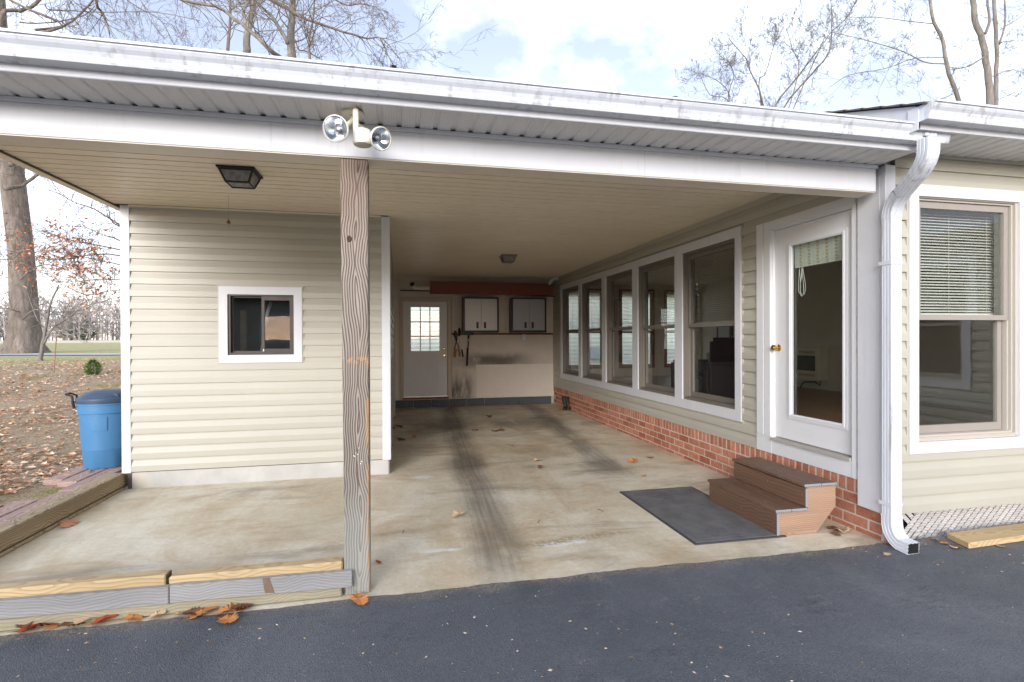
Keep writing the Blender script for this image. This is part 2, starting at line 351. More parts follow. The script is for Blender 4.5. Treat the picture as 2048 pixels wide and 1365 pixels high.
def lawn():
    t = NT('leafy_lawn'); p = t.pos(); x, y, z = t.sep(p)
    r = t.math('SQRT', t.math('ADD', t.math('MULTIPLY', x, x), t.math('MULTIPLY', y, y)))
    a = t.noise(p, .55, 5, .6, .5); b = t.noise(p, 5, 6, .7); c = t.noise(p, 38, 4, .7)
    litter = t.ramp(c, [(.22, (.13, .095, .055)), (.42, (.30, .22, .14)), (.58, (.46, .35, .245)), (.78, (.62, .52, .40))])
    moss = t.ramp(c, [(.25, (.10, .095, .03)), (.5, (.26, .24, .08)), (.75, (.42, .37, .17))])
    near = t.mix(t.range(t.math('ADD', t.math('MULTIPLY', a, .7), t.math('MULTIPLY', b, .3)), .53, .62), litter, moss)
    grass = t.ramp(c, [(.25, (.27, .25, .11)), (.6, (.42, .38, .20)), (.8, (.50, .44, .28))])
    far = t.ramp(b, [(.3, (.58, .48, .33)), (.7, (.68, .59, .44))])
    rr = t.math('ADD', r, t.math('MULTIPLY', t.math('SUBTRACT', a, .5), 9))
    col = t.mix(t.range(rr, 20, 24), near, grass); col = t.mix(t.range(rr, 58, 72), col, far)
    return t.out(col, .95, t.bump(t.math('ADD', c, b), .8, .04), 0, .15)
M['lawn'] = lawn()

def brick_mat():
    t = NT('red_brick'); p = t.pos(); r = t.rnd(); n = t.noise(p, 22, 5, .7); e = t.noise(p, 120, 3, .7)
    col = t.ramp(r, [(0, (.34, .125, .075)), (.35, (.45, .19, .12)), (.7, (.52, .235, .15)), (1, (.38, .14, .085))])
    col = t.hsv(col, .5, 1, t.math('ADD', t.range(n, .25, .75, .78, 1.15), t.math('MULTIPLY', t.math('SUBTRACT', e, .5), .5)))
    col = t.mix(t.math('MULTIPLY', t.range(n, .6, .75), .3), col, (.5, .42, .36))
    return t.out(col, .88, t.bump(t.math('ADD', n, e), .5, .004), 0, .2)
M['brick'] = brick_mat()
def soffit_mat():
    t = NT('perforated_soffit_vinyl'); o = t.obj(); x, y, z = t.sep(o)
    k = 2 * math.pi / .0125
    u = t.math('SINE', t.math('MULTIPLY', t.math('ADD', x, y), k * .7)); v = t.math('SINE', t.math('MULTIPLY', t.math('SUBTRACT', x, y), k * .7))
    hole = t.range(t.math('MULTIPLY', u, v), .35, .6)
    flat = t.math('MULTIPLY', t.range(x, .0, .004), t.math('SUBTRACT', 1, t.range(x, .068, .072)))
    n = t.noise(t.pos(), 4, 5)
    col = t.mix(t.math('MULTIPLY', t.math('MULTIPLY', hole, flat), .62), t.hsv((.74, .72, .69), .5, 1, t.range(n, .2, .8, .93, 1.04)), (.22, .18, .16))
    return t.out(col, .45)
M['soffit'] = soffit_mat()
def shingle_mat():
    t = NT('asphalt_shingle'); p = t.pos(); e = t.noise(p, 90, 4, .7); r = t.rnd()
    return t.out(t.hsv(t.ramp(e, [(.3, (.06, .05, .048)), (.7, (.16, .13, .12))]), .5, 1, t.range(r, 0, 1, .75, 1.2)), .95, t.bump(e, .6, .004))
M['shingle'] = shingle_mat()

def post_extra(t, col, p):
    x, y, z = t.sep(p)
    nz = t.noise(t.map(p, (3, 3, 1)), 2.2, 4)
    zz = t.math('ADD', z, t.math('MULTIPLY', t.math('SUBTRACT', nz, .5), .8))
    col = t.mix(t.math('MULTIPLY', t.range(zz, 1.0, .15), .55), col, (.40, .41, .37))           # greyed, silvered foot
    col = t.mix(t.math('MULTIPLY', t.range(zz, 1.9, 2.6), .35), col, (.20, .105, .075))         # sheltered, still reddish head
    band = t.math('MULTIPLY', t.math('SUBTRACT', 1, t.range(t.math('ABSOLUTE', t.math('SUBTRACT', z, 1.42)), .008, .03)), t.range(t.noise(p, 30, 3), .42, .55))
    col = t.mix(t.math('MULTIPLY', band, .7), col, (.62, .30, .10))                              # orange rub mark
    edge = t.math('MULTIPLY', t.math('MULTIPLY', t.range(x, -.205, -.193), t.range(t.noise(t.map(p, (4, 4, 1)), 6, 4), .5, .56)), t.math('SUBTRACT', 1, t.range(z, 1.3, 1.6)))
    return t.mix(t.math('MULTIPLY', edge, .7), col, (.55, .29, .12))
M['post'] = wood('weathered_pine_post', [(.12, (.38, .345, .295)), (.42, (.29, .245, .195)), (.66, (.18, .132, .10)), (.95, (.075, .046, .036))], 'z', 4.2, .82, .05, .8, extra=post_extra, cont=.62)
M['timber'] = wood('green_tanned_timber', [(.12, (.43, .345, .22)), (.45, (.35, .265, .16)), (.7, (.23, .16, .09)), (.95, (.10, .065, .036))], 'y', 7, .85, .05, .6, cont=.42)
M['greyboard'] = wood('silvered_board', [(.1, (.37, .365, .35)), (.45, (.285, .275, .26)), (.75, (.18, .163, .145)), (.95, (.10, .08, .065))], 'x', 6, .85, .05, .7, cont=.22)
M['olive_board'] = wood('olive_treated_board', [(.1, (.42, .38, .27)), (.5, (.33, .29, .19)), (.95, (.17, .14, .08))], 'x', 7, .88, .05, .5, cont=.3)
M['lumber'] = wood('new_yellow_lumber', [(.1, (.58, .44, .25)), (.5, (.49, .35, .18)), (.95, (.32, .2, .085))], 'x', 5, .65, .05, .25, cont=.4)
M['redboard'] = wood('red_brown_plank', [(.1, (.25, .075, .04)), (.5, (.18, .05, .028)), (.95, (.085, .022, .014))], 'x', 7, .6, .05, .3)
M['plank_faded'] = wood('faded_red_plank', [(.1, (.50, .36, .31)), (.5, (.40, .27, .225)), (.95, (.24, .14, .11))], 'y', 6, .9, .05, .5)
M['lattice'] = wood('weathered_white_lath', [(.1, (.56, .55, .535)), (.55, (.46, .44, .42)), (.95, (.24, .205, .175))], 'x', 5, .85, .05, .5)
M['stringer'] = wood('pink_treated_pine', [(.1, (.45, .30, .20)), (.5, (.36, .22, .14)), (.95, (.25, .14, .085))], 'x', 6, .7, .05, .3, cont=.35)
M['deck'] = wood('brown_composite_decking', [(.1, (.18, .10, .062)), (.5, (.145, .08, .049)), (.95, (.105, .056, .034))], 'y', 3, .6, .03, .25, fine=90)
M['floorboard'] = wood('oak_floorboard', [(.1, (.38, .22, .125)), (.5, (.30, .165, .09)), (.95, (.18, .09, .05))], 'y', 5, .4, .05, .15)
M['end_cut'] = plain('grey_cut_end', (.27, .275, .28), .8)

def bark(name, c0, c1, sc=9):
    t = NT(name); p = t.obj(); n = t.noise(t.map(p, (1, 1, .18)), sc, 6, .7, .6); b = t.noise(p, 1.2, 4)
    return t.out(t.hsv(t.ramp(n, [(.3, c0), (.7, c1)]), .5, 1, t.range(b, .2, .8, .8, 1.2)), .95, t.bump(n, .9, .03), 0, .15)
M['bark'] = bark('oak_bark', (.085, .07, .058), (.25, .212, .185))
M['bark_pale'] = bark('pale_bark', (.11, .098, .087), (.26, .238, .215), 6)
def leaf_mat(name, stops):
    t = NT(name); r = t.noise(t.pos(), 7, 3, .8); w = t.n.new('ShaderNodeTexWhiteNoise'); 
    g = t.n.new('ShaderNodeNewGeometry'); t.l.new(g.outputs['Random Per Island'], w.inputs['Vector'])
    f = t.math('ADD', t.math('MULTIPLY', g.outputs['Random Per Island'], .8), t.math('MULTIPLY', r, .2))
    return t.out(t.ramp(f, stops), .7, t.bump(t.noise(t.pos(), 60, 2), .3, .003), 0, .3)
M['litter'] = leaf_mat('dead_leaves', [(0, (.20, .105, .055)), (.25, (.44, .22, .115)), (.5, (.55, .345, .215)), (.75, (.66, .48, .345)), (1, (.78, .66, .54))])
M['russet'] = leaf_mat('russet_leaves', [(0, (.34, .13, .065)), (.5, (.54, .245, .135)), (1, (.70, .41, .27))])
M['oakleaf_red'] = leaf_mat('red_oak_leaf', [(0, (.27, .045, .02)), (1, (.42, .09, .035))])
M['oakleaf_orange'] = leaf_mat('orange_oak_leaf', [(0, (.40, .145, .04)), (1, (.58, .25, .08))])
M['oakleaf_tan'] = leaf_mat('tan_oak_leaf', [(0, (.46, .32, .19)), (1, (.62, .45, .29))])
M['oakleaf_dark'] = leaf_mat('brown_oak_leaf', [(0, (.12, .05, .025)), (1, (.22, .10, .05))])
M['evergreen'] = leaf_mat('evergreen_needles', [(0, (.035, .07, .012)), (.6, (.08, .15, .03)), (1, (.16, .24, .06))])
M['wood_mass'] = leaf_mat('far_wood', [(0, (.22, .19, .175)), (.5, (.32, .285, .265)), (1, (.44, .40, .38))])  # paler tones: the haze of distance is put into the colour
M['far_green'] = leaf_mat('far_evergreen', [(0, (.06, .09, .05)), (1, (.13, .17, .10))])

# ------------------------------------------------------------------ frames: wall-local (a along the wall, d outward, z up)
class Fr:
    def __init__(s, kind, c): s.k = kind; s.c = c
    def p(s, a, d, z):
        if s.k == 'X-': return (s.c - d, a, z)     # wall facing -X
        if s.k == 'X+': return (s.c + d, a, z)
        if s.k == 'Y-': return (a, s.c - d, z)
        if s.k == 'Y+': return (a, s.c + d, z)
    def box(s, mb, a0, a1, d0, d1, z0, z1):
        p, q = s.p(a0, d0, z0), s.p(a1, d1, z1); return mb.box(p[0], q[0], p[1], q[1], p[2], q[2])
    def ring(s, mb, a0, a1, z0, z1, w, d0, d1, wt=None, wb=None):
        wt = w if wt is None else wt; wb = w if wb is None else wb
        s.box(mb, a0, a1, d0, d1, z1 - wt, z1); s.box(mb, a0, a1, d0, d1, z0, z0 + wb)
        s.box(mb, a0, a0 + w, d0, d1, z0 + wb, z1 - wt); s.box(mb, a1 - w, a1, d0, d1, z0 + wb, z1 - wt); return mb
    def mitre(s, mb, a0, a1, z0, z1, w, d0, d1):   # picture-frame casing
        o = [(a0, z0), (a1, z0), (a1, z1), (a0, z1)]; i = [(a0 + w, z0 + w), (a1 - w, z0 + w), (a1 - w, z1 - w), (a0 + w, z1 - w)]
        g = .0015
        for k in range(4):
            j = (k + 1) % 4; q = [o[k], o[j], i[j], i[k]]
            mb.hexa([s.p(a, d0, z) for a, z in q] + [s.p(a, d1, z) for a, z in q])
        return mb
def split(a0, a1, z0, z1, holes):
    """rectangles of a wall field left over by its openings"""
    cuts = sorted({a0, a1} | {min(max(h[i], a0), a1) for h in holes for i in (0, 1)}); out = []
    for c0, c1 in zip(cuts, cuts[1:]):
        if c1 - c0 < 1e-5: continue
        m = (c0 + c1) / 2; zs = [(z0, z1)]
        for h in holes:
            if h[0] < m < h[1]:
                nz = []
                for q0, q1 in zs:
                    if h[3] <= q0 or h[2] >= q1: nz.append((q0, q1)); continue
                    if h[2] > q0: nz.append((q0, h[2]))
                    if h[3] < q1: nz.append((h[3], q1))
                zs = nz
        out += [(c0, c1, q0, q1) for q0, q1 in zs if q1 - q0 > 1e-4]
    merged = []
    for r in out:
        for k, m_ in enumerate(merged):
            if abs(m_[1] - r[0]) < 1e-6 and abs(m_[2] - r[2]) < 1e-6 and abs(m_[3] - r[3]) < 1e-6: merged[k] = (m_[0], r[1], r[2], r[3]); break
        else: merged.append(r)
    return merged
def core(fr, parent, a0, a1, z0, z1, holes, th, mat, d=0, name='wall'):
    mb = MB()
    for r in split(a0, a1, z0, z1, holes): fr.box(mb, r[0], r[1], d, d - th, r[2], r[3])
    return build(mb, name, mat, parent)
PITCH_S = .1305
PROF = [(0, .001), (0, .022), (.058, .021), (.112, .004), (.1345, .002)]     # Dutch lap: flat butt below, cove above
def siding(fr, parent, a0, a1, z0, z1, holes=(), mat=None):
    mat = mat or M['siding']; z = z0; n = 0
    while z < z1 - .01:
        top = min(z + PITCH_S, z1)
        for (c0, c1, q0, q1) in split(a0, a1, z, top, holes):
            mb = MB(); pr = []
            lo, hi = q0 - z, (q1 - z) + (.004 if q1 == top and top < z1 else 0)
            for (pz, pd), (nz, nd) in zip(PROF, PROF[1:]):
                if nz == pz:
                    if lo <= 0: pr += [(pz, pd), (nz, nd)]
                    continue
                f = lambda h: pd + (nd - pd) * (h - pz) / (nz - pz)
                s0, s1 = max(pz, lo), min(nz, hi)
                if s1 > s0: pr += [(s0, f(s0)), (s1, f(s1))]
            q = []
            for e in pr:
                if not q or abs(e[0] - q[-1][0]) + abs(e[1] - q[-1][1]) > 1e-6: q.append(e)
            if len(q) < 2: continue
            jit = random.uniform(-.0008, .0008)
            pts = q + [(q[-1][0], 0), (q[0][0], 0)] if q[0][1] > .0011 else q + [(q[-1][0], .0)]
            mb.prism([(pz + z, pd + jit) for pz, pd in pts], lambda p, d, a: fr.p(a, d, p), c0, c1)
            build(mb, 'siding_plank', mat, parent, origin=fr.p((c0 + c1) / 2, 0, z), recalc=True)
        z += PITCH_S; n += 1
def hung_window(fr, parent, a0, a1, z0, z1, zm, dark, deep=.0):
    """double hung window with its sashes and panes as sub-parts"""
    fm = M['taupe_shaded'] if dark else M['taupe']; lm = M['taupe_shaded'] if dark else M['taupe_light']
    mb = MB(); fr.ring(mb, a0, a1, z0, z1, .022, .012 - deep, -.13); fr.ring(mb, a0 + .022, a1 - .022, z0 + .022, z1 - .022, .014, -.008 - deep, -.13)
    w = build(mb, 'window', lm, parent, origin=fr.p((a0 + a1) / 2, 0, z0))
    b0, b1, c0, c1 = a0 + .036, a1 - .036, z0 + .036, z1 - .036
    up = MB(); fr.ring(up, b0 + .004, b1 - .004, zm - .02, c1 - .002, .042, -.028, -.058, wt=.05, wb=.04); build(up, 'sash', fm, w)
    lo = MB(); fr.ring(lo, b0 + .016, b1 - .016, c0 + .002, zm + .02, .045, -.064, -.096, wb=.06, wt=.036); build(lo, 'sash', fm, w)
    for (q0, q1, dd) in ((zm + .02, c1 - .052, -.043), (c0 + .062, zm - .016, -.08)):
        g = MB(); s_ = (b0 + .047, b1 - .047) if dd > -.06 else (b0 + .061, b1 - .061); fr.box(g, s_[0], s_[1], dd, dd - .004, q0, q1); build(g, 'pane', M['glass'], w)
    sl = MB(); fr.box(sl, a0 + .03, a1 - .03, -.004, -.12, z0 + .022, z0 + .034); build(sl, 'sill', lm, w)
    ch = MB(); fr.box(ch, b0, b0 + .012, -.03, -.064, c0, zm - .02); fr.box(ch, b1 - .012, b1, -.03, -.064, c0, zm - .02); build(ch, 'jamb_track', lm, w)
    return w

# ------------------------------------------------------------------ setting: ground, driveway, slab, path
SLAB_Y = 3.24; WALL_X = 3.585; SHED_Y = 6.12; BACK_Y = 11.9; LEFT_X = -2.80
def sm(a, b, v):
    t = min(max((v - a) / (b - a), 0), 1); return t * t * (3 - 2 * t)
PRF = [(0, .10), (7, .10), (10, .26), (14, .52), (19, .74), (23, .85), (29, .95), (60, 1.28), (130, 1.52), (400, 1.6)]
def terrain(x, y):
    r = math.hypot(x, y)
    for (r0, h0), (r1, h1) in zip(PRF, PRF[1:]):
        if r0 <= r <= r1: h = h0 + (h1 - h0) * (r - r0) / (r1 - r0); break
    else: h = PRF[-1][1]
    side = sm(-2.6, -6.5, x) if r < 40 else 1
    if r >= 40: side = max(sm(-2.6, -6.5, x), sm(40, 90, r))
    h = .10 + (h - .10) * side
    if x > -2.84 or y < 3.21:
        h = -.06 if r < 25 else -.06 + (h + .06) * sm(25, 60, r)
    bump = .02 * math.sin(x * .9 + 1.3 * math.sin(y * .4)) * math.sin(y * .7) if x < -3.2 and y > 3.4 and r < 60 else 0
    return h + bump
def axis_steps(lo, hi, fine0, fine1, f, g):
    xs = list(np.arange(fine0, fine1 + 1e-6, f)); st = f
    while xs[-1] < hi: st *= g; xs.append(xs[-1] + st)
    st = f; left = [fine0]
    while left[-1] > lo: st *= g; left.append(left[-1] - st)
    return left[:0:-1] + xs
gx = axis_steps(-420, 420, -16, -2.4, .4, 1.22); gy = axis_steps(-420, 420, 3, 30, .5, 1.22)
gx = sorted(set(round(v, 4) for v in gx) | {-2.845, -2.835}); gy = sorted(set(round(v, 4) for v in gy) | {3.205, 3.215})
gv = [(x, y, terrain(x, y)) for y in gy for x in gx]; nx = len(gx)
gf = [(j * nx + i, j * nx + i + 1, (j + 1) * nx + i + 1, (j + 1) * nx + i) for j in range(len(gy) - 1) for i in range(nx - 1)]
tag(build(MB().add(gv, gf), 'ground', M['lawn'], smooth=True), kind='structure')

mb = MB(); mb.box(LEFT_X - .03, WALL_X + .06, SLAB_Y - .012, BACK_Y + .1, -.14, 0)
tag(build(mb, 'garage_floor', M['concrete']), kind='structure')
# driveway: its sealed edge laps unevenly on to the slab
xs = np.arange(-12, 9.001, .03); ed = []
w_ = 0
for x in xs:
    w_ = w_ * .8 + random.uniform(-.006, .006); ed.append(SLAB_Y - .004 + .008 * math.sin(x * 1.7) + w_)
mb = MB(); n = len(xs)
vv = [(x, e, .0005) for x, e in zip(xs, ed)] + [(x, e - .012, .006) for x, e in zip(xs, ed)] + [(x, 2.4, .006) for x in xs] + [(x, -16, -.02) for x in xs]
ff = [(k * n + i + 1, k * n + i, (k + 1) * n + i, (k + 1) * n + i + 1) for k in range(3) for i in range(n - 1)]
mb.add(vv, ff); tag(build(mb, 'driveway', M['asphalt']), kind='structure')

pm = plain('grey_lane', (.36, .37, .39), .9)
pa = [at(60, 714.5, x=None, y=23), at(250, 704, x=None, y=27)]
mb = MB(); L = []
for i in range(40):
    t = i / 39; x = -21 + 22 * t; y = 23.4 + 5.0 * t
    for w in (-.7, .7):
        q = (x - w * .2, y + w, 0); L.append((q[0], q[1], terrain(q[0], q[1]) + .03))
mb.add(L, [(2 * i, 2 * i + 2, 2 * i + 3, 2 * i + 1) for i in range(39)])
tag(build(mb, 'path', pm), kind='structure')

# ------------------------------------------------------------------ store room at the side of the carport
Z0S, Z1S = .178, 2.945
shed = thing('storage_room', 'cream vinyl clad store room with a small brown sliding window', 'shed', (-1.45, 6.12, 0))
fS = Fr('Y-', SHED_Y + .02); fSs = Fr('X+', -.13); fSl = Fr('X-', -2.775)
wz = (1.385, 2.045); wa = (-1.80, -1.13)            # opening of the small window
core(fS, shed, -2.77, -.135, 0, Z1S, [(wa[0], wa[1], wz[0], wz[1])], .1, M['dark_inside'])
core(fSs, shed, SHED_Y + .12, BACK_Y, 0, Z1S, [], .1, M['dark_inside'])
core(fSl, shed, SHED_Y + .12, BACK_Y, 0, Z1S, [], .1, M['dark_inside'])
mb = MB(); mb.box(-2.67, -.23, SHED_Y + 1.6, SHED_Y + 1.65, 0, Z1S); build(mb, 'inner_wall', M['dark_inside'], shed)
siding(fS, shed, -2.73, -.19, Z0S, Z1S, [(wa[0] - .02, wa[1] + .02, wz[0] - .02, wz[1] + .02)])
siding(fSs, shed, SHED_Y + .09, BACK_Y, Z0S, Z1S, [(10.35, 11.45, 0, 2.2)])
siding(fSl, shed, SHED_Y + .09, BACK_Y, Z0S, Z1S)
mb = MB(); mb.box(-2.74, -.12, SHED_Y + .018, SHED_Y + .2, -.02, Z0S - .002); mb.box(-.13 - .1, -.122, SHED_Y + .2, BACK_Y, -.02, Z0S - .002)
t = NT('pale_footing'); p = t.pos(); n = t.noise(p, 3, 6, .65); f2 = t.noise(p, 45, 3)
fm = t.out(t.mix(t.math('MULTIPLY', t.range(t.math('ADD', t.sep(p)[0], t.math('MULTIPLY', t.math('SUBTRACT', n, .5), 1.5)), -1.6, -2.9), t.range(n, .42, .75, 0, .6)), t.hsv((.50, .49, .455), .5, 1, t.range(n, .2, .8, .85, 1.1)), (.62, .50, .30)), .9, t.bump(f2, .3, .004))
build(mb, 'footing', fm, shed, bevel=.012)
for x0, x1 in ((-2.815, -2.728), (-.195, -.10)):
    mb = MB(); mb.box(x0, x1, SHED_Y - .005, SHED_Y + .085, Z0S - .012, Z1S); build(mb, 'corner_post', M['white'], shed, bevel=.004)
# small slider window
mb = MB(); fS.mitre(mb, -1.888, -1.05, 1.298, 2.122, .085, 0, .03); w = build(mb, 'window', M['white'], shed, origin=(-1.47, SHED_Y, 1.298))
mb = MB(); fS.ring(mb, -1.902, -1.036, 1.284, 2.136, .016, 0, .02); build(mb, 'casing_lip', M['siding'], w)
mb = MB(); fS.ring(mb, -1.80, -1.13, 1.386, 2.044, .022, .012, -.07); build(mb, 'window_frame', M['bronze'], w)
mb = MB(); fS.ring(mb, -1.47, -1.152, 1.408, 2.022, .03, .0, -.03, wt=.045, wb=.04); build(mb, 'sash', M['bronze'], w)
mb = MB(); fS.ring(mb, -1.778, -1.45, 1.408, 2.022, .016, -.035, -.05); build(mb, 'sash', M['bronze'], w)
mb = MB(); fS.box(mb, -1.44, -1.182, -.012, -.016, 1.448, 1.977); build(mb, 'pane', M['glass'], w)
mb = MB(); fS.box(mb, -1.762, -1.466, -.04, -.044, 1.424, 2.006); build(mb, 'pane', M['glass'], w)
mb = MB(); fS.box(mb, -1.452, -1.444, .0, .012, 1.42, 1.445); build(mb, 'latch', M['steel'], w)
# things seen dimly behind it
mb = MB(); mb.tube([(-1.62, 6.75, 0.0), (-1.62, 6.72, 1.2), (-1.57, 6.7, 1.75), (-1.5, 6.7, 2.0)], .022, 8)
tag(build(mb, 'pipe', plain('pvc_white', (.7, .7, .68)), smooth=True), 'white bent pipe standing behind the store room window', 'pipe')
mb = MB(); mb.box(-1.86, -1.8, 6.78, 6.82, 0, 1.9)
tag(build(mb, 'board', M['stringer'], origin=(-1.83, 6.8, 0)), 'narrow orange board standing behind the store room window', 'board')
# red side door of the store room
mb = MB(); fSs.box(mb, 10.4, 11.4, 0, .03, .05, 2.14); d = build(mb, 'door', plain('oxblood_paint', (.17, .045, .035), .5), shed, origin=(-.1, 10.9, .05))
mb = MB(); fSs.ring(mb, 10.36, 11.44, .04, 2.19, .05, .0, .04); build(mb, 'door_frame', M['siding'], d)

# ------------------------------------------------------------------ rear wall of the carport
rear = thing('rear_wall', 'stained fibreboard wall with a glazed door closing the carport', 'wall', (1.7, BACK_Y, 0))
fB = Fr('Y-', BACK_Y)
DX0, DX1, DZ0, DZ1 = .085, 1.06, .262, 2.39
core(fB, rear, -.13, WALL_X, .0, 2.97, [(DX0 - .02, DX1 + .02, DZ0 - .03, DZ1 + .02)], .12, M['interior'], d=-.03)
def board_mat():
    M['clean_board'] = plain('pale_board', (.73, .675, .585), .85, var=.08, scale=4)
    t = NT('sooty_fibreboard'); p = t.pos(); x, y, z = t.sep(p)
    n = t.noise(p, 1.6, 5, .6); f = t.noise(p, 60, 4, .7); r = t.rnd()
    col = t.hsv((.64, .575, .50), .5, 1, t.math('ADD', t.range(n, .25, .75, .88, 1.06), t.math('MULTIPLY', t.math('SUBTRACT', f, .5), .25)))
    a = t.math('SUBTRACT', 1, t.range(t.math('ABSOLUTE', t.math('SUBTRACT', z, t.math('ADD', 1.02, t.math('MULTIPLY', t.math('SUBTRACT', n, .5), .3)))), .03, .27))
    m = t.math('MULTIPLY', t.math('MULTIPLY', a, t.range(t.math('ABSOLUTE', t.math('SUBTRACT', x, 2.15)), 1.2, .2)), t.range(t.noise(p, 2.6, 5, .65), .2, .5))
    b = t.math('MULTIPLY', t.math('MULTIPLY', t.math('SUBTRACT', 1, t.range(z, .35, .95)), t.math('SUBTRACT', 1, t.range(x, 1.5, 1.72))), t.range(t.noise(t.map(p, (5, 1, 1)), 2, 5, .7), .3, .6))
    col = t.mix(t.math('MULTIPLY', t.math('MAXIMUM', m, b), .82), col, (.075, .065, .058))
    return t.out(col, .9, t.bump(f, .2, .003))
M['fibre'] = board_mat()
for (x0, x1, z0, z1, d) in ((1.165, 3.65, .184, 1.632, .0), (1.165, 2.40, 1.675, 2.955, .0), (2.406, 3.65, 1.675, 2.955, .0), (1.72, 3.645, .182, .945, .014), (-.05, 1.16, 2.50, 2.66, .002), (-.05, 1.16, 2.666, 2.82, .003), (-.05, 1.16, 2.826, 2.955, .002)):
    mb = MB(); fB.box(mb, x0, x1, -.028, d + .004, z0, z1); build(mb, 'panel', M['clean_board'] if d == .014 else M['fibre'], rear, origin=((x0 + x1) / 2, BACK_Y, z0), bevel=.002)
mb = MB(); fB.box(mb, 1.165, 3.65, -.02, .024, 1.634, 1.673); build(mb, 'ledge', M['redboard'], rear, origin=(2.4, BACK_Y, 1.65), bevel=.003)
cb = plain('dark_painted_block', (.085, .095, .11), .8, var=.35, scale=9, bs=.4)
x = -.1; bx = MB(); bx.box(-.196, .196, -.0, .03, 0, .168); bme = meshdata(bx, 'concrete_block', cb, bevel=.006)
while x < 3.5:
    piece(bme, 'concrete_block', (x + .2, BACK_Y - .028, .006), rear); x += .402
mb = MB(); fB.box(mb, -.12, 3.58, -.028, -.012, 0, .18); build(mb, 'mortar_bed', M['mortar'], rear)
# its door
tan = plain('tan_paint', (.50, .42, .32), .55)
mb = MB(); fB.ring(mb, DX0 - .085, DX1 + .09, DZ0 - .07, DZ1 + .085, .08, -.03, .022, wb=.04); build(mb, 'door_frame', tan, rear)
gx0, gx1 = at(821.7, 650, y=BACK_Y).x, at(878.8, 650, y=BACK_Y).x; gz1, gz0 = at(850, 614.8, y=BACK_Y).z, at(850, 702.7, y=BACK_Y).z
mb = MB()
for r in split(DX0, DX1, DZ0, DZ1, [(gx0, gx1, gz0, gz1)]): fB.box(mb, r[0], r[1], -.05, -.012, r[2], r[3])
dm = plain('cool_white_steel_door', (.66, .655, .65), .45, var=.03)
d = build(mb, 'door', dm, rear, origin=((DX0 + DX1) / 2, BACK_Y, DZ0))
mb = MB(); fB.ring(mb, DX0 - .02, DX1 + .02, DZ0 - .03, DZ1 + .02, .05, -.055, -.09); build(mb, 'door_stop', tan, d)
mb = MB(); fB.ring(mb, gx0 - .035, gx1 + .035, gz0 - .035, gz1 + .035, .036, -.012, .0)
for k in (1, 2):
    xm = gx0 + (gx1 - gx0) * k / 3; zm = gz0 + (gz1 - gz0) * k / 3
    fB.box(mb, xm - .011, xm + .011, -.024, -.006, gz0, gz1); fB.box(mb, gx0, gx1, -.025, -.007, zm - .011, zm + .011)
build(mb, 'glazing_bars', dm, d)
mb = MB(); fB.box(mb, gx0, gx1, -.036, -.032, gz0, gz1); build(mb, 'pane', M['glass'], d)
for u0, u1 in ((625, 695), (748, 812)):
    xa, xb = [at(640 + u / 3.413, 760, y=BACK_Y).x for u in (u0, u1)]; za, zb = [at(850, 480 + v / 3.413, y=BACK_Y).z for v in (980, 815)]
    mb = MB(); fB.ring(mb, xa, xb, za, zb, .024, -.012, .004); fB.ring(mb, xa + .05, xb - .05, za + .05, zb - .05, .012, -.012, .0); build(mb, 'raised_panel', dm, d)
for v in (744, 789):
    q = at(640 + 848 / 3.413, 480 + v / 3.413, y=BACK_Y - .01)
    mb = MB(); mb.lathe([(.03, 0), (.03, .01), (.014, .012), (.014, .03), (.027, .036), (.03, .05), (.02, .062)] if v > 760 else [(.03, 0), (.03, .012), (.02, .016)], (q.x, BACK_Y + .012, q.z), (0, -1, 0), 16)
    build(mb, 'knob' if v > 760 else 'deadbolt', M['brass'], d, smooth='auto')
mb = MB(); fB.box(mb, DX0, DX1, -.06, .0, DZ0 - .03, DZ0 - .002); build(mb, 'threshold', M['steel'], d)
mb = MB(); fB.box(mb, DX0 - .02, DX1 + .03, -.02, .03, DZ0 - .068, DZ0 - .03); build(mb, 'step_board', M['redboard'], rear, origin=(.5, BACK_Y, .2))

# ------------------------------------------------------------------ the house wing (sun room) with door, five windows, brick base
house = thing('house', 'cream clad house wing on a red brick base with wide windows', 'house', (WALL_X, SLAB_Y, 0))
fW = Fr('X-', WALL_X); fF = Fr('Y-', SLAB_Y)
WIN = [(11.18, 10.069), (9.891, 8.822), (8.637, 7.562), (7.374, 6.281), (6.096, 5.016)]
WIN = [(b, a) for a, b in WIN]; WZ0, WZ1 = .765, 2.632
DY0, DY1, DDZ0, DDZ1 = 3.532, 4.447, .585, 2.589
holesW = [(a, b, WZ0, WZ1) for a, b in WIN] + [(DY0 - .02, DY1 + .02, DDZ0 - .03, DDZ1 + .02)]
RX1, RY1 = 7.65, 12.2                                   # the room inside
core(fW, house, SLAB_Y + .02, RY1, .0, 2.97, holesW, .11, M['interior'], d=-.004)
FW0, FW1, FZ0, FZ1 = 3.85, 4.84, .757, 2.633
core(fF, house, WALL_X + .115, RX1, .23, 2.97, [(FW0, FW1, FZ0, FZ1)], .11, M['interior'], d=-.004)
sidW = [(WIN[-1][0] - .06, WIN[0][1] + .06, WZ0 - .07, WZ1 + .07), (DY0 - .05, DY1 + .2, 0, DDZ1 + .09)]
siding(fW, house, 3.46, 11.89, .413, 2.965, sidW)
siding(fF, house, 3.64, 7.2, .213, 2.965, [(FW0 - .07, FW1 + .07, FZ0 - .1, FZ1 + .05)])
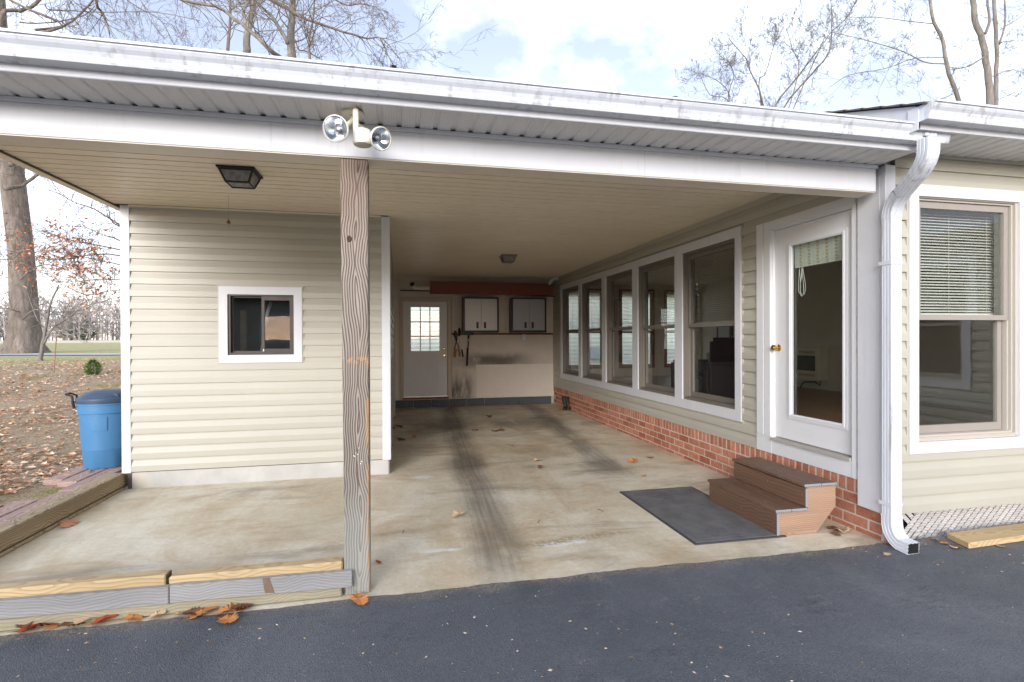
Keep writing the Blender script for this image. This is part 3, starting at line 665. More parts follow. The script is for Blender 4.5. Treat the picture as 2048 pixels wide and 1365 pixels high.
# big white casing with mullions
mb = MB(); fW.box(mb, 4.915, 11.305, 0, .03, WZ1, 2.735); fW.box(mb, 4.915, 11.305, 0, .03, .65, WZ0)
e = [4.915] + [v for a, b in reversed(WIN) for v in (a, b)] + [11.305]; e = sorted(e)
for a, b in zip(e[0::2], e[1::2]): fW.box(mb, a, b, 0, .03, WZ0, WZ1)
build(mb, 'window_casing', M['white'], house, origin=(WALL_X, 8.1, .65))
mb = MB(); fW.ring(mb, 4.9, 11.32, .636, 2.749, .0145, 0, .021); build(mb, 'casing_lip', M['siding'], house)
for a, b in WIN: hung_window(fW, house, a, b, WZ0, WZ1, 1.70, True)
# front window
mb = MB(); fF.mitre(mb, 3.762, 4.928, .66, 2.706, .088, 0, .03); build(mb, 'window_casing', M['white'], house, origin=(4.34, SLAB_Y, .66))
mb = MB(); fF.ring(mb, 3.748, 4.942, .642, 2.72, .0155, 0, .02); build(mb, 'casing_lip', M['siding'], house)
hung_window(fF, house, FW0, FW1, FZ0, FZ1, 1.70, False)
# door
mb = MB()
fW.box(mb, DY1, 4.555, -.09, .012, DDZ0 - .02, DDZ1); fW.box(mb, DY0 - .02, DY0, -.09, .012, DDZ0 - .02, DDZ1); fW.box(mb, DY0 - .02, 4.555, -.09, .012, DDZ1, DDZ1 + .02)
fW.box(mb, 4.455, 4.672, 0, .024, .413, DDZ1 + .10); fW.box(mb, 4.462, 4.545, .024, .034, .58, DDZ1 + .085); fW.box(mb, 4.56, 4.655, .024, .036, .58, DDZ1 + .085)
fW.box(mb, DY0 - .05, 4.455, 0, .024, DDZ1 + .012, DDZ1 + .10); fW.box(mb, DY0 - .045, 4.462, .024, .034, DDZ1 + .03, DDZ1 + .085)
fW.box(mb, DY0 - .05, DY0 - .008, 0, .026, .413, DDZ1 + .012)
fW.box(mb, DY0 - .008, 4.455, 0, .022, .413, .545)
build(mb, 'door_frame', M['door'], house, origin=(WALL_X, 4.0, .42))
mb = MB(); fW.box(mb, DY0, DY1, -.09, .045, .548, .572); fW.box(mb, DY0, DY1, -.09, -.03, .572, .582); build(mb, 'threshold', plain('grey_threshold', (.40, .38, .35), .5), house, origin=(WALL_X, 4, .55))
gy0, gy1, dg0, dg1 = 3.645, 4.225, .83, 2.405
mb = MB()
for r in split(DY0 + .003, DY1 - .003, DDZ0, DDZ1 - .003, [(gy0 - .02, gy1 + .02, dg0 - .02, dg1 + .02)]): fW.box(mb, r[0], r[1], -.05, -.012, r[2], r[3])
d = build(mb, 'door', M['door'], house, origin=(WALL_X, 4.0, DDZ0))
mb = MB(); fW.mitre(mb, gy0 - .045, gy1 + .045, dg0 - .045, dg1 + .045, .045, -.014, -.002); fW.ring(mb, gy0 - .022, gy1 + .022, dg0 - .022, dg1 + .022, .012, -.002, .004); build(mb, 'moulding', M['door'], d)
mb = MB(); fW.box(mb, gy0, gy1, -.03, -.034, dg0, dg1); build(mb, 'pane', M['glass'], d)
q = (WALL_X + .012, 4.395, 1.448)
mb = MB(); mb.lathe([(.033, 0), (.033, .008), (.02, .012), (.013, .016), (.013, .036), (.024, .042), (.03, .054), (.029, .066), (.018, .074)], q, (-1, 0, 0), 20); build(mb, 'knob', M['brass'], d, smooth='auto')
# corner board
mb = MB(); mb.box(3.548, 3.60, 3.262, 3.462, .215, 2.835); mb.box(3.548, 3.64, 3.215, 3.2615, .2, 2.835); build(mb, 'corner_board', M['white'], house, origin=(3.57, 3.26, .2), bevel=.003)
mb = MB(); fW.box(mb, 11.8, 11.893, 0, .022, .413, 2.95); build(mb, 'corner_board', M['siding'], house, origin=(3.57, 11.85, .4))
# brick base: a mortar bed with every brick proud of it
mb = MB(); mb.box(WALL_X - .0105, WALL_X + .1, 3.258, BACK_Y, -.04, .411); mb.box(WALL_X - .0105, 3.70, 3.2555, 3.2579, -.04, .215); build(mb, 'mortar_bed', M['mortar'], house, origin=(WALL_X, 7, 0))
def brk(lx, ly, lz): b = MB(); b.box(-lx / 2, lx / 2, -ly / 2, ly / 2, 0, lz); return meshdata(b, 'brick', M['brick'], bevel=.003)
BL, BH = .235, .0855
b_st, b_half, b_row, b_ret = brk(.02, BL - .012, BH - .012), brk(.02, .105, BH - .012), brk(.02, .066, .108), brk(.105, .02, BH - .012)
for c in range(4):
    z = -.042 + c * BH; y = 3.27 + (0 if c % 2 == 0 else BL / 2)
    if c % 2: piece(b_half, 'brick', (WALL_X - .004, 3.27 + .0535, z), house)
    while y + BL < BACK_Y:
        o = piece(b_st, 'brick', (WALL_X - .004 + random.uniform(-.0015, .0015), y + BL / 2, z), house); y += BL
    if z < .17: piece(b_ret, 'brick', (3.643, 3.262, z), house)
y = 3.27
while y < BACK_Y - .05:
    piece(b_row, 'brick', (WALL_X - .004 + random.uniform(-.0015, .0015), y + .04, .302), house); y += .08
# inside of the room
mb = MB()
nfl = 0; x = WALL_X + .11
fb = MB(); fb.box(-.0615, .0615, -4.45, 4.45, -.02, 0); fme = meshdata(fb, 'floorboard', M['floorboard'])
while x < RX1:
    piece(fme, 'floorboard', (x + .0625, 7.75, .58 + random.uniform(-.0006, .0006)), house); x += .125
mb = MB(); mb.box(WALL_X + .1, RX1, 3.3, RY1, .5, .559); mb.box(WALL_X + .11, RX1, 3.35, RY1, 2.90, 2.95); build(mb, 'room_shell', M['interior'], house)
BW = [(at(1120, 700, y=RY1).x, at(1205, 700, y=RY1).x), (at(1242, 700, y=RY1).x, at(1305, 700, y=RY1).x), (at(1332, 700, y=RY1).x, at(1332, 700, y=RY1).x + .85)]
BZ0, BZM, BZ1 = .84, 1.69, 2.72
fR = Fr('Y-', RY1)
core(fR, house, WALL_X + .02, RX1 + .1, 0, 2.97, [(a, b, BZ0, BZ1) for a, b in BW], .12, M['interior'])
oakw = plain('brown_window_wood', (.20, .085, .04), .5)
for a, b in BW:
    mb = MB(); fR.ring(mb, a - .05, b + .05, BZ0 - .05, BZ1 + .05, .06, .0, .02); fR.ring(mb, a + .01, b - .01, BZ0 + .01, BZ1 - .01, .035, -.02, -.06); fR.box(mb, a, b, -.02, -.06, BZM - .02, BZM + .025)
    w = build(mb, 'window', oakw, house, origin=((a + b) / 2, RY1, BZ0))
    mb = MB(); fR.box(mb, a + .04, b - .04, -.04, -.044, BZ0 + .04, BZ1 - .04); build(mb, 'pane', M['glass'], w)
ADDED_EW = [(3.45, 5.25)]  # unseen window, added to let more light into the room
core(Fr('X-', RX1), house, 3.2, RY1 + .1, 0, 2.97, [(a, b, 1.0, 2.6) for a, b in ADDED_EW], .12, M['interior'])
for a, b in ADDED_EW:
    mb = MB(); fq = Fr('X-', RX1); fq.ring(mb, a - .05, b + .05, .95, 2.65, .06, 0, .02); fq.box(mb, a, b, -.02, -.06, 1.78, 1.83); w = build(mb, 'window', oakw, house, origin=(RX1, (a + b) / 2, 1))
    mb = MB(); fq.box(mb, a, b, -.07, -.074, 1.0, 2.6); build(mb, 'pane', M['glass'], w)
mb = MB(); Fr('X-', RX1).box(mb, 3.3, RY1, 0, .015, .58, .68); build(mb, 'skirting', plain('white_skirting', (.6, .57, .5)), house, origin=(RX1, 7, .58))
mb = MB(); mb.box(8.4, 8.5, -5.5, 3.1, 0, 2.95); build(mb, 'inner_wall', M['dark_inside'], house)
# projecting wing further along (mirrored in the front window)
fP = Fr('X-', 7.2)
core(fP, house, -5.5, SLAB_Y, .2, 2.95, [(.0, 1.25, .95, 2.5)], .12, M['dark_inside'], d=-.004)
siding(fP, house, -5.5, SLAB_Y - .02, .2, 2.95, [(.0, 1.25, .95, 2.5)])
mb = MB(); fP.mitre(mb, -.09, 1.34, .86, 2.59, .095, 0, .03); build(mb, 'window_casing', M['white'], house, origin=(7.2, .6, .86))
hung_window(fP, house, .005, 1.245, .955, 2.495, 1.72, False)
mb = MB(); mb.box(7.1, 7.3, -5.5, 3.24, 0, .2); build(mb, 'plinth', M['brick'], house, origin=(7.2, 0, 0))

# ------------------------------------------------------------------ roofs
roof = thing('carport_roof', 'carport roof with white gutter, box beam and ribbed cream ceiling', 'roof', (.3, 5.0, 2.63))
XL = -2.93; XR = 3.655
mb = MB(); mb.box(XL + .02, 3.497, 3.245, 3.40, 2.637, 2.829); build(mb, 'beam', M['white'], roof, origin=(0, 3.3, 2.63), bevel=.004)
mb = MB(); mb.box(XL + .075, 3.49, 3.252, 3.405, 2.6325, 2.6365); build(mb, 'beam_cap', M['ceiling'], roof)
mb = MB(); mb.box(XL + .02, 3.5, 3.232, 3.244, 2.806, 2.832); build(mb, 'channel_strip', M['white'], roof, origin=(0, 3.24, 2.8))
for xs_ in (-.72, 1.62): mb = MB(); mb.box(xs_ - .0015, xs_ + .0015, 3.2435, 3.2449, 2.637, 2.806); build(mb, 'seam', plain('seam', (.5, .5, .5)), roof)
FY = 2.918
mb = MB(); fprof = [(FY, 2.822), (FY - .004, 2.826), (FY, 2.842), (FY, 2.952), (FY + .02, 2.952), (FY + .02, 2.822)]
mb.prism(fprof, lambda p, q, a: (a, p, q), XL, XR - .02); build(mb, 'fascia', M['white'], roof, origin=(0, FY, 2.82), recalc=True)
# soffit panels, one ribbed piece each
sp = MB(); pr = [(0, 0), (.072, 0), (.080, .012), (.1005, .012), (.109, 0)]
sp.prism(pr, lambda p, q, a: (p, a, q), FY + .016, 3.246, closed=False)
sp.v = [(v[0], v[1] - FY, v[2]) for v in sp.v]
sme = meshdata(sp, 'soffit_panel', M['soffit'])
x = XL + .01
while x < 3.5:
    piece(sme, 'soffit_panel', (x, FY, 2.8335), roof); x += .1090
mb = MB(); mb.box(XL, 3.6, FY + .02, 3.25, 2.862, 2.87); build(mb, 'soffit_lining', M['dark_inside'], roof)
# ceiling strips
CZ = 2.952
def strip(x0, x1):
    s_ = MB(); s_.prism([(0, .013), (.003, .013), (.006, 0), (.118, 0), (.121, .013), (.129, .013)], lambda p, q, a: (a, p, q), x0, x1, closed=False)
    return meshdata(s_, 'ceiling_strip', M['ceiling'])
c_long, c_short = strip(XL + .07, WALL_X), strip(-.125, WALL_X)
y = 3.402
while y < BACK_Y:
    piece(c_long if y + .06 < SHED_Y + .02 else c_short, 'ceiling_strip', (0, y, CZ + random.uniform(-.0012, .0012)), roof); y += .129
mb = MB(); mb.box(XL, WALL_X + .1, 3.40, BACK_Y + .15, CZ + .012, CZ + .03); mb.box(XL, 3.6, 3.40, 3.42, 2.8, CZ + .012); build(mb, 'ceiling_lining', M['dark_inside'], roof)
for (a, b, c, d_) in ((WALL_X - .02, WALL_X - .0005, 3.42, BACK_Y), (-.12, -.1, SHED_Y + .1, BACK_Y)):
    mb = MB(); mb.box(a, b, c, d_, CZ - .022, CZ - .004); build(mb, 'ceiling_moulding', M['ceiling'], roof)
mb = MB(); mb.box(-2.73, -.2, SHED_Y - .022, SHED_Y + .003, CZ - .02, CZ - .004); build(mb, 'ceiling_moulding', M['ceiling'], roof)
# side edge of the roof: cream return and fascia
mb = MB(); mb.box(XL, XL + .066, 3.245, BACK_Y + .1, 2.928, 3.06); build(mb, 'side_fascia', M['ceiling'], roof, origin=(XL, 6, 2.93), bevel=.003)
mb = MB(); mb.box(XL + .066, XL + .072, 3.40, BACK_Y, 2.935, CZ + .01); build(mb, 'shadow_gap', M['dark_inside'], roof)
# K-style gutter
def gutter(x0, x1, yb, zb, parent, org, w=.125, h=.10):
    g = [(0, 0), (-.075 * w / .125, 0), (-.08 * w / .125, .012), (-.083 * w / .125, .03), (-.092 * w / .125, .05), (-.106 * w / .125, .066), (-.114 * w / .125, .08), (-.114 * w / .125, h - .012), (-w, h - .012), (-w, h), (-w + .012, h), (-w + .014, h - .016)]
    inner = [(p + .003 if i > 0 else p, q + .003) for i, (p, q) in enumerate(g)]
    m_ = MB(); m_.prism(g, lambda p, q, a: (a, yb + p, zb + q), x0, x1, closed=False); m_.prism([(0, 0), (0, h + .01)], lambda p, q, a: (a, yb + p, zb + q), x0, x1, closed=False)
    o = build(m_, 'gutter', M['gutter'], parent, origin=org)
    c = MB()
    cap = g[:10] + [(0, h)]
    for xx in (x0, x1):
        c = MB(); c.prism(cap, lambda p, q, a: (a, yb + p, zb + q), xx - .002, xx + .002); build(c, 'end_cap', M['gutter'], o, recalc=True)
    return o
gut = gutter(XL - .02, XR, FY - .001, 2.862, roof, (.3, FY, 2.86))
mb = MB()
for xs_ in (-1.52, .9, 2.55): mb.box(xs_ - .004, xs_ + .004, FY - .1175, FY - .1155, 2.945, 2.953)
build(mb, 'bracket', M['gutter'], gut)
# roof slope with shingle courses
def slope(parent, x0, x1, y0, z0, y1, k, rows, w=.3, jag=0):
    dy = (y1 - y0) / rows
    for j in range(rows):
        ya, yb = y0 + j * dy - .02, y0 + (j + 1) * dy; za, zb = z0 + (ya - y0) * k, z0 + (yb - y0) * k
        m_ = MB(); m_.hexa([(x0, ya, za), (x1, ya, za), (x1, yb, zb), (x0, yb, zb), (x0, ya, za + .014), (x1, ya, za + .014), (x1, yb, zb + .006), (x0, yb, zb + .006)])
        build(m_, 'shingle_course', M['shingle'], parent, origin=((x0 + x1) / 2, ya, za))
slope(roof, XL - .03, 3.60, 2.872, 2.952, 7.4, .30, 32)
mb = MB(); mb.hexa([(XL, 7.4, 4.31), (3.6, 7.4, 4.31), (3.6, 12.3, 2.98), (XL, 12.3, 2.98), (XL, 7.4, 4.33), (3.6, 7.4, 4.33), (3.6, 12.3, 3.0), (XL, 12.3, 3.0)]); build(mb, 'rear_slope', M['shingle'], roof, origin=(0, 9, 3))
mb = MB(); mb.add([(XL + .03, 3.0, 2.965), (XL + .03, 12.2, 2.985), (XL + .03, 7.4, 4.3), (XL + .06, 3.0, 2.965), (XL + .06, 12.2, 2.985), (XL + .06, 7.4, 4.3)], [(0, 1, 2), (5, 4, 3), (0, 3, 4, 1), (1, 4, 5, 2), (2, 5, 3, 0)]); build(mb, 'gable', M['siding'], roof, origin=(XL, 7, 3))

# roof of the house wing: higher eave, starting at x = 3.32
HX0 = 3.325
hy = 2.79
gut2 = gutter(HX0 - .005, 9.0, hy, 2.95, house, (5.5, hy, 2.95), w=.135, h=.102)
mb = MB(); mb.box(HX0, 9.0, hy, hy + .02, 2.915, 3.05); build(mb, 'fascia', M['white'], house, origin=(6, hy, 2.95), bevel=.002)
x = WALL_X + .08
sp2 = MB(); sp2.prism(pr, lambda p, q, a: (p, a, q), 0, SLAB_Y - hy - .02, closed=False); sme2 = meshdata(sp2, 'soffit_panel', M['soffit'])
x = HX0 + .32
while x < 7.1:
    piece(sme2, 'soffit_panel', (x, hy + .018, 2.937), house); x += .109
mb = MB(); mb.box(3.668, 7.2, SLAB_Y - .03, SLAB_Y - .001, 2.915, 2.936); build(mb, 'soffit_moulding', M['siding'], house, origin=(5, SLAB_Y, 2.92))
mb = MB(); mb.box(3.665, 9, hy + .02, SLAB_Y + .1, 2.965, 2.975); build(mb, 'soffit_lining', M['dark_inside'], house)
mb = MB(); mb.box(HX0 + .031, 3.66, hy + .021, 2.93, 2.967, 2.974); mb.box(HX0 - .0115, HX0 - .0075, hy - .022, hy + .05, 2.9, 3.05); build(mb, 'eave_return', M['white'], house)
slope(house, HX0 - .03, 9.0, hy - .06, 3.05, 7.6, .345, 32)
kz = .345
mb = MB(); mb.hexa([(HX0, hy, 2.915), (HX0 + .03, hy, 2.915), (HX0 + .03, 7.6, 2.915 + 4.81 * kz), (HX0, 7.6, 2.915 + 4.81 * kz), (HX0, hy, 3.062), (HX0 + .03, hy, 3.062), (HX0 + .03, 7.6, 3.062 + 4.81 * kz), (HX0, 7.6, 3.062 + 4.81 * kz)]); build(mb, 'rake_board', M['white'], house, origin=(HX0, 4, 3))
mb = MB(); mb.hexa([(HX0, 7.6, 4.68), (9, 7.6, 4.68), (9, 12.6, 3.0), (HX0, 12.6, 3.0), (HX0, 7.6, 4.7), (9, 7.6, 4.7), (9, 12.6, 3.02), (HX0, 12.6, 3.02)]); build(mb, 'rear_slope', M['shingle'], house, origin=(6, 9, 3))
# cross gable rising behind
g0, g1 = at(1985, 216, y=4.6), at(2048, 188, y=4.6); sl = (g1.z - g0.z) / (g1.x - g0.x)
xa, xb = g0.x - .25, g0.x + 2.6; za, zb = g0.z - .25 * sl, g0.z + 2.6 * sl
mb = MB(); mb.hexa([(xa, 4.6, za - .16), (xb, 4.6, zb - .16), (xb, 4.63, zb - .16), (xa, 4.63, za - .16), (xa, 4.6, za), (xb, 4.6, zb), (xb, 4.63, zb), (xa, 4.63, za)]); build(mb, 'rake_board', M['white'], house, origin=(xb, 4.6, zb))
mb = MB(); mb.hexa([(xa, 4.64, za - .6), (xb, 4.64, za - .6), (xb, 4.7, za - .6), (xa, 4.7, za - .6), (xa, 4.64, za - .12), (xb, 4.64, zb - .12), (xb, 4.7, zb - .12), (xa, 4.7, za - .12)]); build(mb, 'gable', plain('pinkish_gable_brick', (.42, .24, .19), .9), house, origin=(xb, 4.6, zb))

# ------------------------------------------------------------------ post, edging timbers, boards
def single(mb, name, mat, label, cat, origin, group=None, **kw):
    return tag(build(mb, name, mat, origin=origin, **kw), label, cat, group)
mb = MB(); c = .006
prof = [(-.0725 + c, -.0725), (.0725 - c, -.0725), (.0725, -.0725 + c), (.0725, .0725 - c), (.0725 - c, .0725), (-.0725 + c, .0725), (-.0725, .0725 - c), (-.0725, -.0725 + c)]
vs = []; fs = []; N = 14
for i in range(N + 1):
    z = 2.634 * i / N; k = i / N; wx = 1 + .10 * k; tw = .012 * math.sin(k * 3)
    for p, q in prof: vs.append((-.2575 - .004 * k + p * wx + tw * q, 3.3575 - .02 * k + q, z + .004))
for i in range(N):
    for j in range(8): fs.append((i * 8 + j, i * 8 + (j + 1) % 8, (i + 1) * 8 + (j + 1) % 8, (i + 1) * 8 + j))
fs += [tuple(range(8))[::-1], tuple(range(N * 8, N * 8 + 8))]
mb.add(vs, fs)
post = single(mb, 'post', M['post'], 'weathered square wooden post with dark grain holding up the white beam', 'post', (-.2575, 3.3575, 0))
kn = plain('dark_knot', (.06, .03, .02), .8, scale=60)
for (u, v, a, b) in ((699, 479, .015, .02),):
    q = at(u, v, y=3.283); m_ = MB(); m_.lathe([(1, -.004), (.9, .001), (.5, .002), (.2, 0)], (0, 0, 0), (0, -1, 0), 14)
    m_.v = [(p[0] * a + q.x, p[1] + 3.281 - .006 * q.z / 2.6 - .003 + (.0 if q.z < 1 else -.008), p[2] * b + q.z) for p in m_.v]
    build(m_, 'knot', kn, post)
sp_ = MB()
for k in range(7):
    q = at(random.uniform(704, 727), random.uniform(890, 940), y=3.281); sp_.lathe([(.006 * random.uniform(.5, 1.2), 0), (.003, .0025)], (q.x, 3.2845 - .004 , q.z), (0, -1, 0), 7)
build(sp_, 'paint_splash', plain('dried_white_paint', (.75, .74, .7)), post)

def boardx(name, mat, x0, x1, y0, y1, z0, z1, label, cat, dz=0, dy=0, group=None, bevel=.004):
    m_ = MB(); m_.hexa([(x0, y0, z0), (x1, y0 + dy, z0 + dz), (x1, y1 + dy, z0 + dz), (x0, y1, z0), (x0, y0, z1), (x1, y0 + dy, z1 + dz), (x1, y1 + dy, z1 + dz), (x0, y1, z1)])
    return single(m_, name, mat, label, cat, ((x0 + x1) / 2, (y0 + y1) / 2, (z0 + z1) / 2), group, bevel=bevel)
YB = 3.243
gl0 = at(0, 1200, y=YB).z; jt = at(337, 1173, y=YB).z; gr1 = at(703, 1143, y=YB).z
jx = at(337, 1190, y=YB).x
boardx('edging_board', M['greyboard'], -2.86, jx, YB, YB + .038, gl0 - .098, gl0 - .0, 'silvered grey edging board below the pale lumber that carries a green staple tag', 'board', dz=jt - gl0 - .004, group='grey edging boards')
boardx('edging_board', M['greyboard'], jx + .004, -.284, YB, YB + .038, jt - .097, jt, 'silvered grey edging board with a brown knot nailed against the post', 'board', dz=gr1 - jt, group='grey edging boards')
q = at(538, 1172, y=YB)
m_ = MB(); m_.hexa([(q.x - .022, YB - .0015, q.z - .04), (q.x + .03, YB - .0015, q.z - .042), (q.x + .03, YB + .002, q.z - .042), (q.x - .022, YB + .002, q.z - .04), (q.x - .035, YB - .0015, q.z + .045), (q.x + .002, YB - .0015, q.z + .046), (q.x + .002, YB + .002, q.z + .046), (q.x - .035, YB + .002, q.z + .045)])
build(m_, 'knot', plain('brown_knot', (.20, .13, .09), .9, var=.4, scale=40), bpy.data.objects['edging_board.001'])
boardx('base_timber', M['olive_board'], -2.86, -.345, YB + .022, YB + .12, .004, gr1 - .085, 'olive treated timber lying under the grey edging boards', 'timber', bevel=.008)
lz = gr1 - .09
boardx('lumber_timber', M['lumber'], -2.84, jx - .03, YB + .04, YB + .125, lz + .012, .222, 'pale sappy lumber timber with a dark bark edge and a green tag on its end', 'timber', group='new lumber behind the edging boards', bevel=.007)
boardx('lumber_timber', M['lumber'], jx - .016, -.342, YB + .04, YB + .125, lz + .004, .208, 'bright yellow lumber timber butting the foot of the wooden post', 'timber', group='new lumber behind the edging boards', bevel=.009)
m_ = MB(); m_.box(jx - .0298, jx - .0285, YB + .065, YB + .09, .165, .19); build(m_, 'tag', plain('green_tag', (.08, .45, .22)), bpy.data.objects['lumber_timber'])
m_ = MB(); m_.box(jx - .0299, jx - .029, YB + .043, YB + .122, .1, .218); build(m_, 'end_grain', plain('dark_end_grain', (.16, .09, .05), .9, var=.3, scale=30), bpy.data.objects['lumber_timber'])
# the two timbers along the lawn
m_ = MB(); m_.box(LEFT_X - .135, LEFT_X + .001, 3.30, 6.155, .034, .172)
single(m_, 'edging_timber', M['timber'], 'thick greenish edging timber along the lawn, lying on a thinner one', 'timber', (LEFT_X - .07, 4.7, .1), bevel=.008)
m_ = MB(); m_.box(LEFT_X - .135, LEFT_X + .012, 3.30, 6.12, -.1, .026)
single(m_, 'edging_timber', M['timber'], 'brown bottom timber half sunk beside the slab under the edging timber', 'timber', (LEFT_X - .07, 4.7, -.04), bevel=.012)
# faded planks beside them, and the bin's pad
for i, (x0, x1, y0, y1) in enumerate(((-3.10, -2.95, 4.1, 5.62), (-3.27, -3.112, 4.0, 5.35), (-3.43, -3.28, 3.9, 5.0), (-3.12, -2.95, 5.64, 6.6), (-3.30, -3.13, 5.95, 7.1), (-3.48, -3.31, 6.05, 7.1))):
    zz = .118 + .003 * (i % 3)
    m_ = MB(); m_.box(x0, x1, y0, y1, .06, zz + .03)
    lab = ['long faded red plank lying tight against the edging timber', 'faded red plank with leaves, second from the edging timber', 'short faded red plank at the edge of the mossy lawn',
           'faded red plank reaching the corner of the store room', 'faded red plank under the middle of the blue bin', 'faded red plank under the outer side of the blue bin'][i]
    single(m_, 'ground_plank', M['plank_faded'], lab, 'plank', ((x0 + x1) / 2, (y0 + y1) / 2, zz), 'faded planks beside the slab', bevel=.006)

# ------------------------------------------------------------------ blue bin
bx_, by_ = -3.20, 6.66; bz = .152
bin_ = thing('trash_bin', 'blue plastic trash bin with a dark lid beside the store room corner', 'trash bin', (bx_, by_, bz))
blue = plain('blue_plastic', (.062, .20, .385), .42, var=.1, scale=3, bs=.08)
navy = plain('navy_plastic', (.035, .06, .105), .45, var=.1)
m_ = MB()
nb = 40; prf = [(.205, 0), (.214, .012), (.226, .20), (.228, .206), (.231, .206), (.252, .60), (.268, .604), (.269, .622), (.262, .628), (.266, .69), (.272, .695), (.272, .715)]
vs = []; fs = []
for (r, h) in prf:
    for k in range(nb):
        w = 2 * math.pi * k / nb; rr = r
        if h < .2:                                   # three flutes pressed into the foot
            ph = (w * 3 / (2 * math.pi) + .15) % 1
            if .35 < ph < .65: rr -= .016 * (1 - h / .2)
        vs.append((bx_ + rr * math.cos(w), by_ + rr * math.sin(w), bz + h))
for i in range(len(prf) - 1):
    for k in range(nb): fs.append((i * nb + k, i * nb + (k + 1) % nb, (i + 1) * nb + (k + 1) % nb, (i + 1) * nb + k))
fs.append(tuple(range(nb))[::-1]); m_.add(vs, fs); build(m_, 'body', blue, bin_, smooth='auto')
m_ = MB(); m_.lathe([(.276, .712), (.284, .716), (.285, .738), (.279, .744), (.276, .762), (.262, .768), (.25, .782), (.20, .82), (.12, .842), (.0, .846)], (bx_, by_, bz), n=40, cap1=False); lid = build(m_, 'lid', navy, bin_, smooth='auto')
m_ = MB(); m_.hexa([(bx_ - .04, by_ - .22, bz + .77), (bx_ + .2, by_ - .18, bz + .77), (bx_ + .2, by_ + .18, bz + .79), (bx_ - .04, by_ + .2, bz + .79), (bx_ - .03, by_ - .2, bz + .815), (bx_ + .18, by_ - .16, bz + .815), (bx_ + .18, by_ + .16, bz + .83), (bx_ - .03, by_ + .18, bz + .83)]); build(m_, 'lid_panel', navy, lid, bevel=.01)
for sgn in (-1, 1):
    m_ = MB(); ax = Vector((math.cos(R(195)), math.sin(R(195)), 0)) * -sgn if sgn > 0 else Vector((math.cos(R(195)), math.sin(R(195)), 0))
    tn = Vector((-ax.y, ax.x, 0)); c0 = Vector((bx_, by_, bz))
    pts = [c0 + ax * .272 + tn * .085 + Vector((0, 0, .66)), c0 + ax * .285 + tn * .085 + Vector((0, 0, .72)), c0 + ax * .29 + tn * .08 + Vector((0, 0, .79)), c0 + ax * .345 + tn * .07 + Vector((0, 0, .815)), c0 + ax * .355 + Vector((0, 0, .815)), c0 + ax * .345 - tn * .07 + Vector((0, 0, .815)), c0 + ax * .29 - tn * .08 + Vector((0, 0, .79)), c0 + ax * .285 - tn * .085 + Vector((0, 0, .72)), c0 + ax * .272 - tn * .085 + Vector((0, 0, .66))]
    m_.tube(pts, [.014, .013, .011, .011, .011, .011, .011, .013, .014], 8); build(m_, 'handle', M['black'], bin_, smooth='auto')
# label field pressed into the side
a0 = math.atan2(-by_, -bx_) - .35
m_ = MB(); vs = []; fs = []
for h, r in ((.42, .2435), (.57, .2515)):
    for k in range(9):
        w = a0 - .33 + .66 * k / 8; vs += [(bx_ + (r) * math.cos(w), by_ + r * math.sin(w), bz + h), (bx_ + (r + .007) * math.cos(w), by_ + (r + .007) * math.sin(w), bz + h)]
for k in range(8):
    i = 2 * k; fs += [(i + 1, i + 3, 18 + i + 3, 18 + i + 1), (i, i + 1, 18 + i + 1, 18 + i) if k == 0 else (i, i + 2, i + 3, i + 1), (18 + i, 18 + i + 1, 18 + i + 3, 18 + i + 2)]
m_.add(vs, fs); build(m_, 'moulded_panel', blue, bin_)

# ------------------------------------------------------------------ door mat and steps
def mat_mat():
    t = NT('ribbed_mat'); p = t.pos(); x, y, z = t.sep(p)
    h = t.math('SINE', t.math('MULTIPLY', t.math('ADD', x, y), 900)); n = t.noise(p, 5, 5, .65); e = t.noise(p, 200, 3, .7)
    g = t.math('SINE', t.math('MULTIPLY', t.math('SUBTRACT', x, y), 420))
    col = t.hsv((.14, .138, .138), .5, 1, t.math('ADD', t.range(n, .25, .75, .8, 1.25), t.math('ADD', t.math('MULTIPLY', t.math('MULTIPLY', h, g), .12), t.math('MULTIPLY', t.math('SUBTRACT', e, .5), 1.3))))
    return t.out(col, .9, t.bump(t.math('ADD', t.math('MULTIPLY', h, g), e), .5, .003), 0, .3)
rub = plain('rubber_edge', (.045, .045, .047), .7); mm = mat_mat()
dmat = thing('door_mat', 'large dark grey ribbed door mat lying in front of the brown steps', 'mat', (2.55, 4.2, 0))
X0, X1, Y0, Y1 = 2.15, 2.93, 3.505, 4.885
m_ = MB(); m_.hexa([(X0, Y0, .001), (X1, Y0 - .01, .001), (X1 + .025, Y1, .001), (X0, Y1, .001), (X0 + .004, Y0 + .004, .009), (X1 - .004, Y0 - .006, .009), (X1 + .021, Y1 - .004, .009), (X0 + .004, Y1 - .004, .009)]); build(m_, 'border', rub, dmat)
m_ = MB(); m_.hexa([(X0 + .02, Y0 + .02, .009), (X1 - .02, Y0 + .012, .009), (X1, Y1 - .02, .009), (X0 + .02, Y1 - .02, .009), (X0 + .024, Y0 + .024, .012), (X1 - .024, Y0 + .016, .012), (X1 - .004, Y1 - .024, .012), (X0 + .024, Y1 - .024, .012)]); build(m_, 'pile', mm, dmat)
m_ = MB()
for (k0, w) in ((.075, .008),):
    for (x0, x1, y0, y1) in ((X0 + k0, X1 - k0, Y0 + k0, Y0 + k0 + w), (X0 + k0, X1 - k0, Y1 - k0 - w, Y1 - k0), (X0 + k0, X0 + k0 + w, Y0 + k0 + w, Y1 - k0 - w), (X1 - k0 - w, X1 - k0, Y0 + k0 + w, Y1 - k0 - w)): m_.box(x0, x1, y0, y1, .0121, .0135)
build(m_, 'groove_line', mm, dmat)

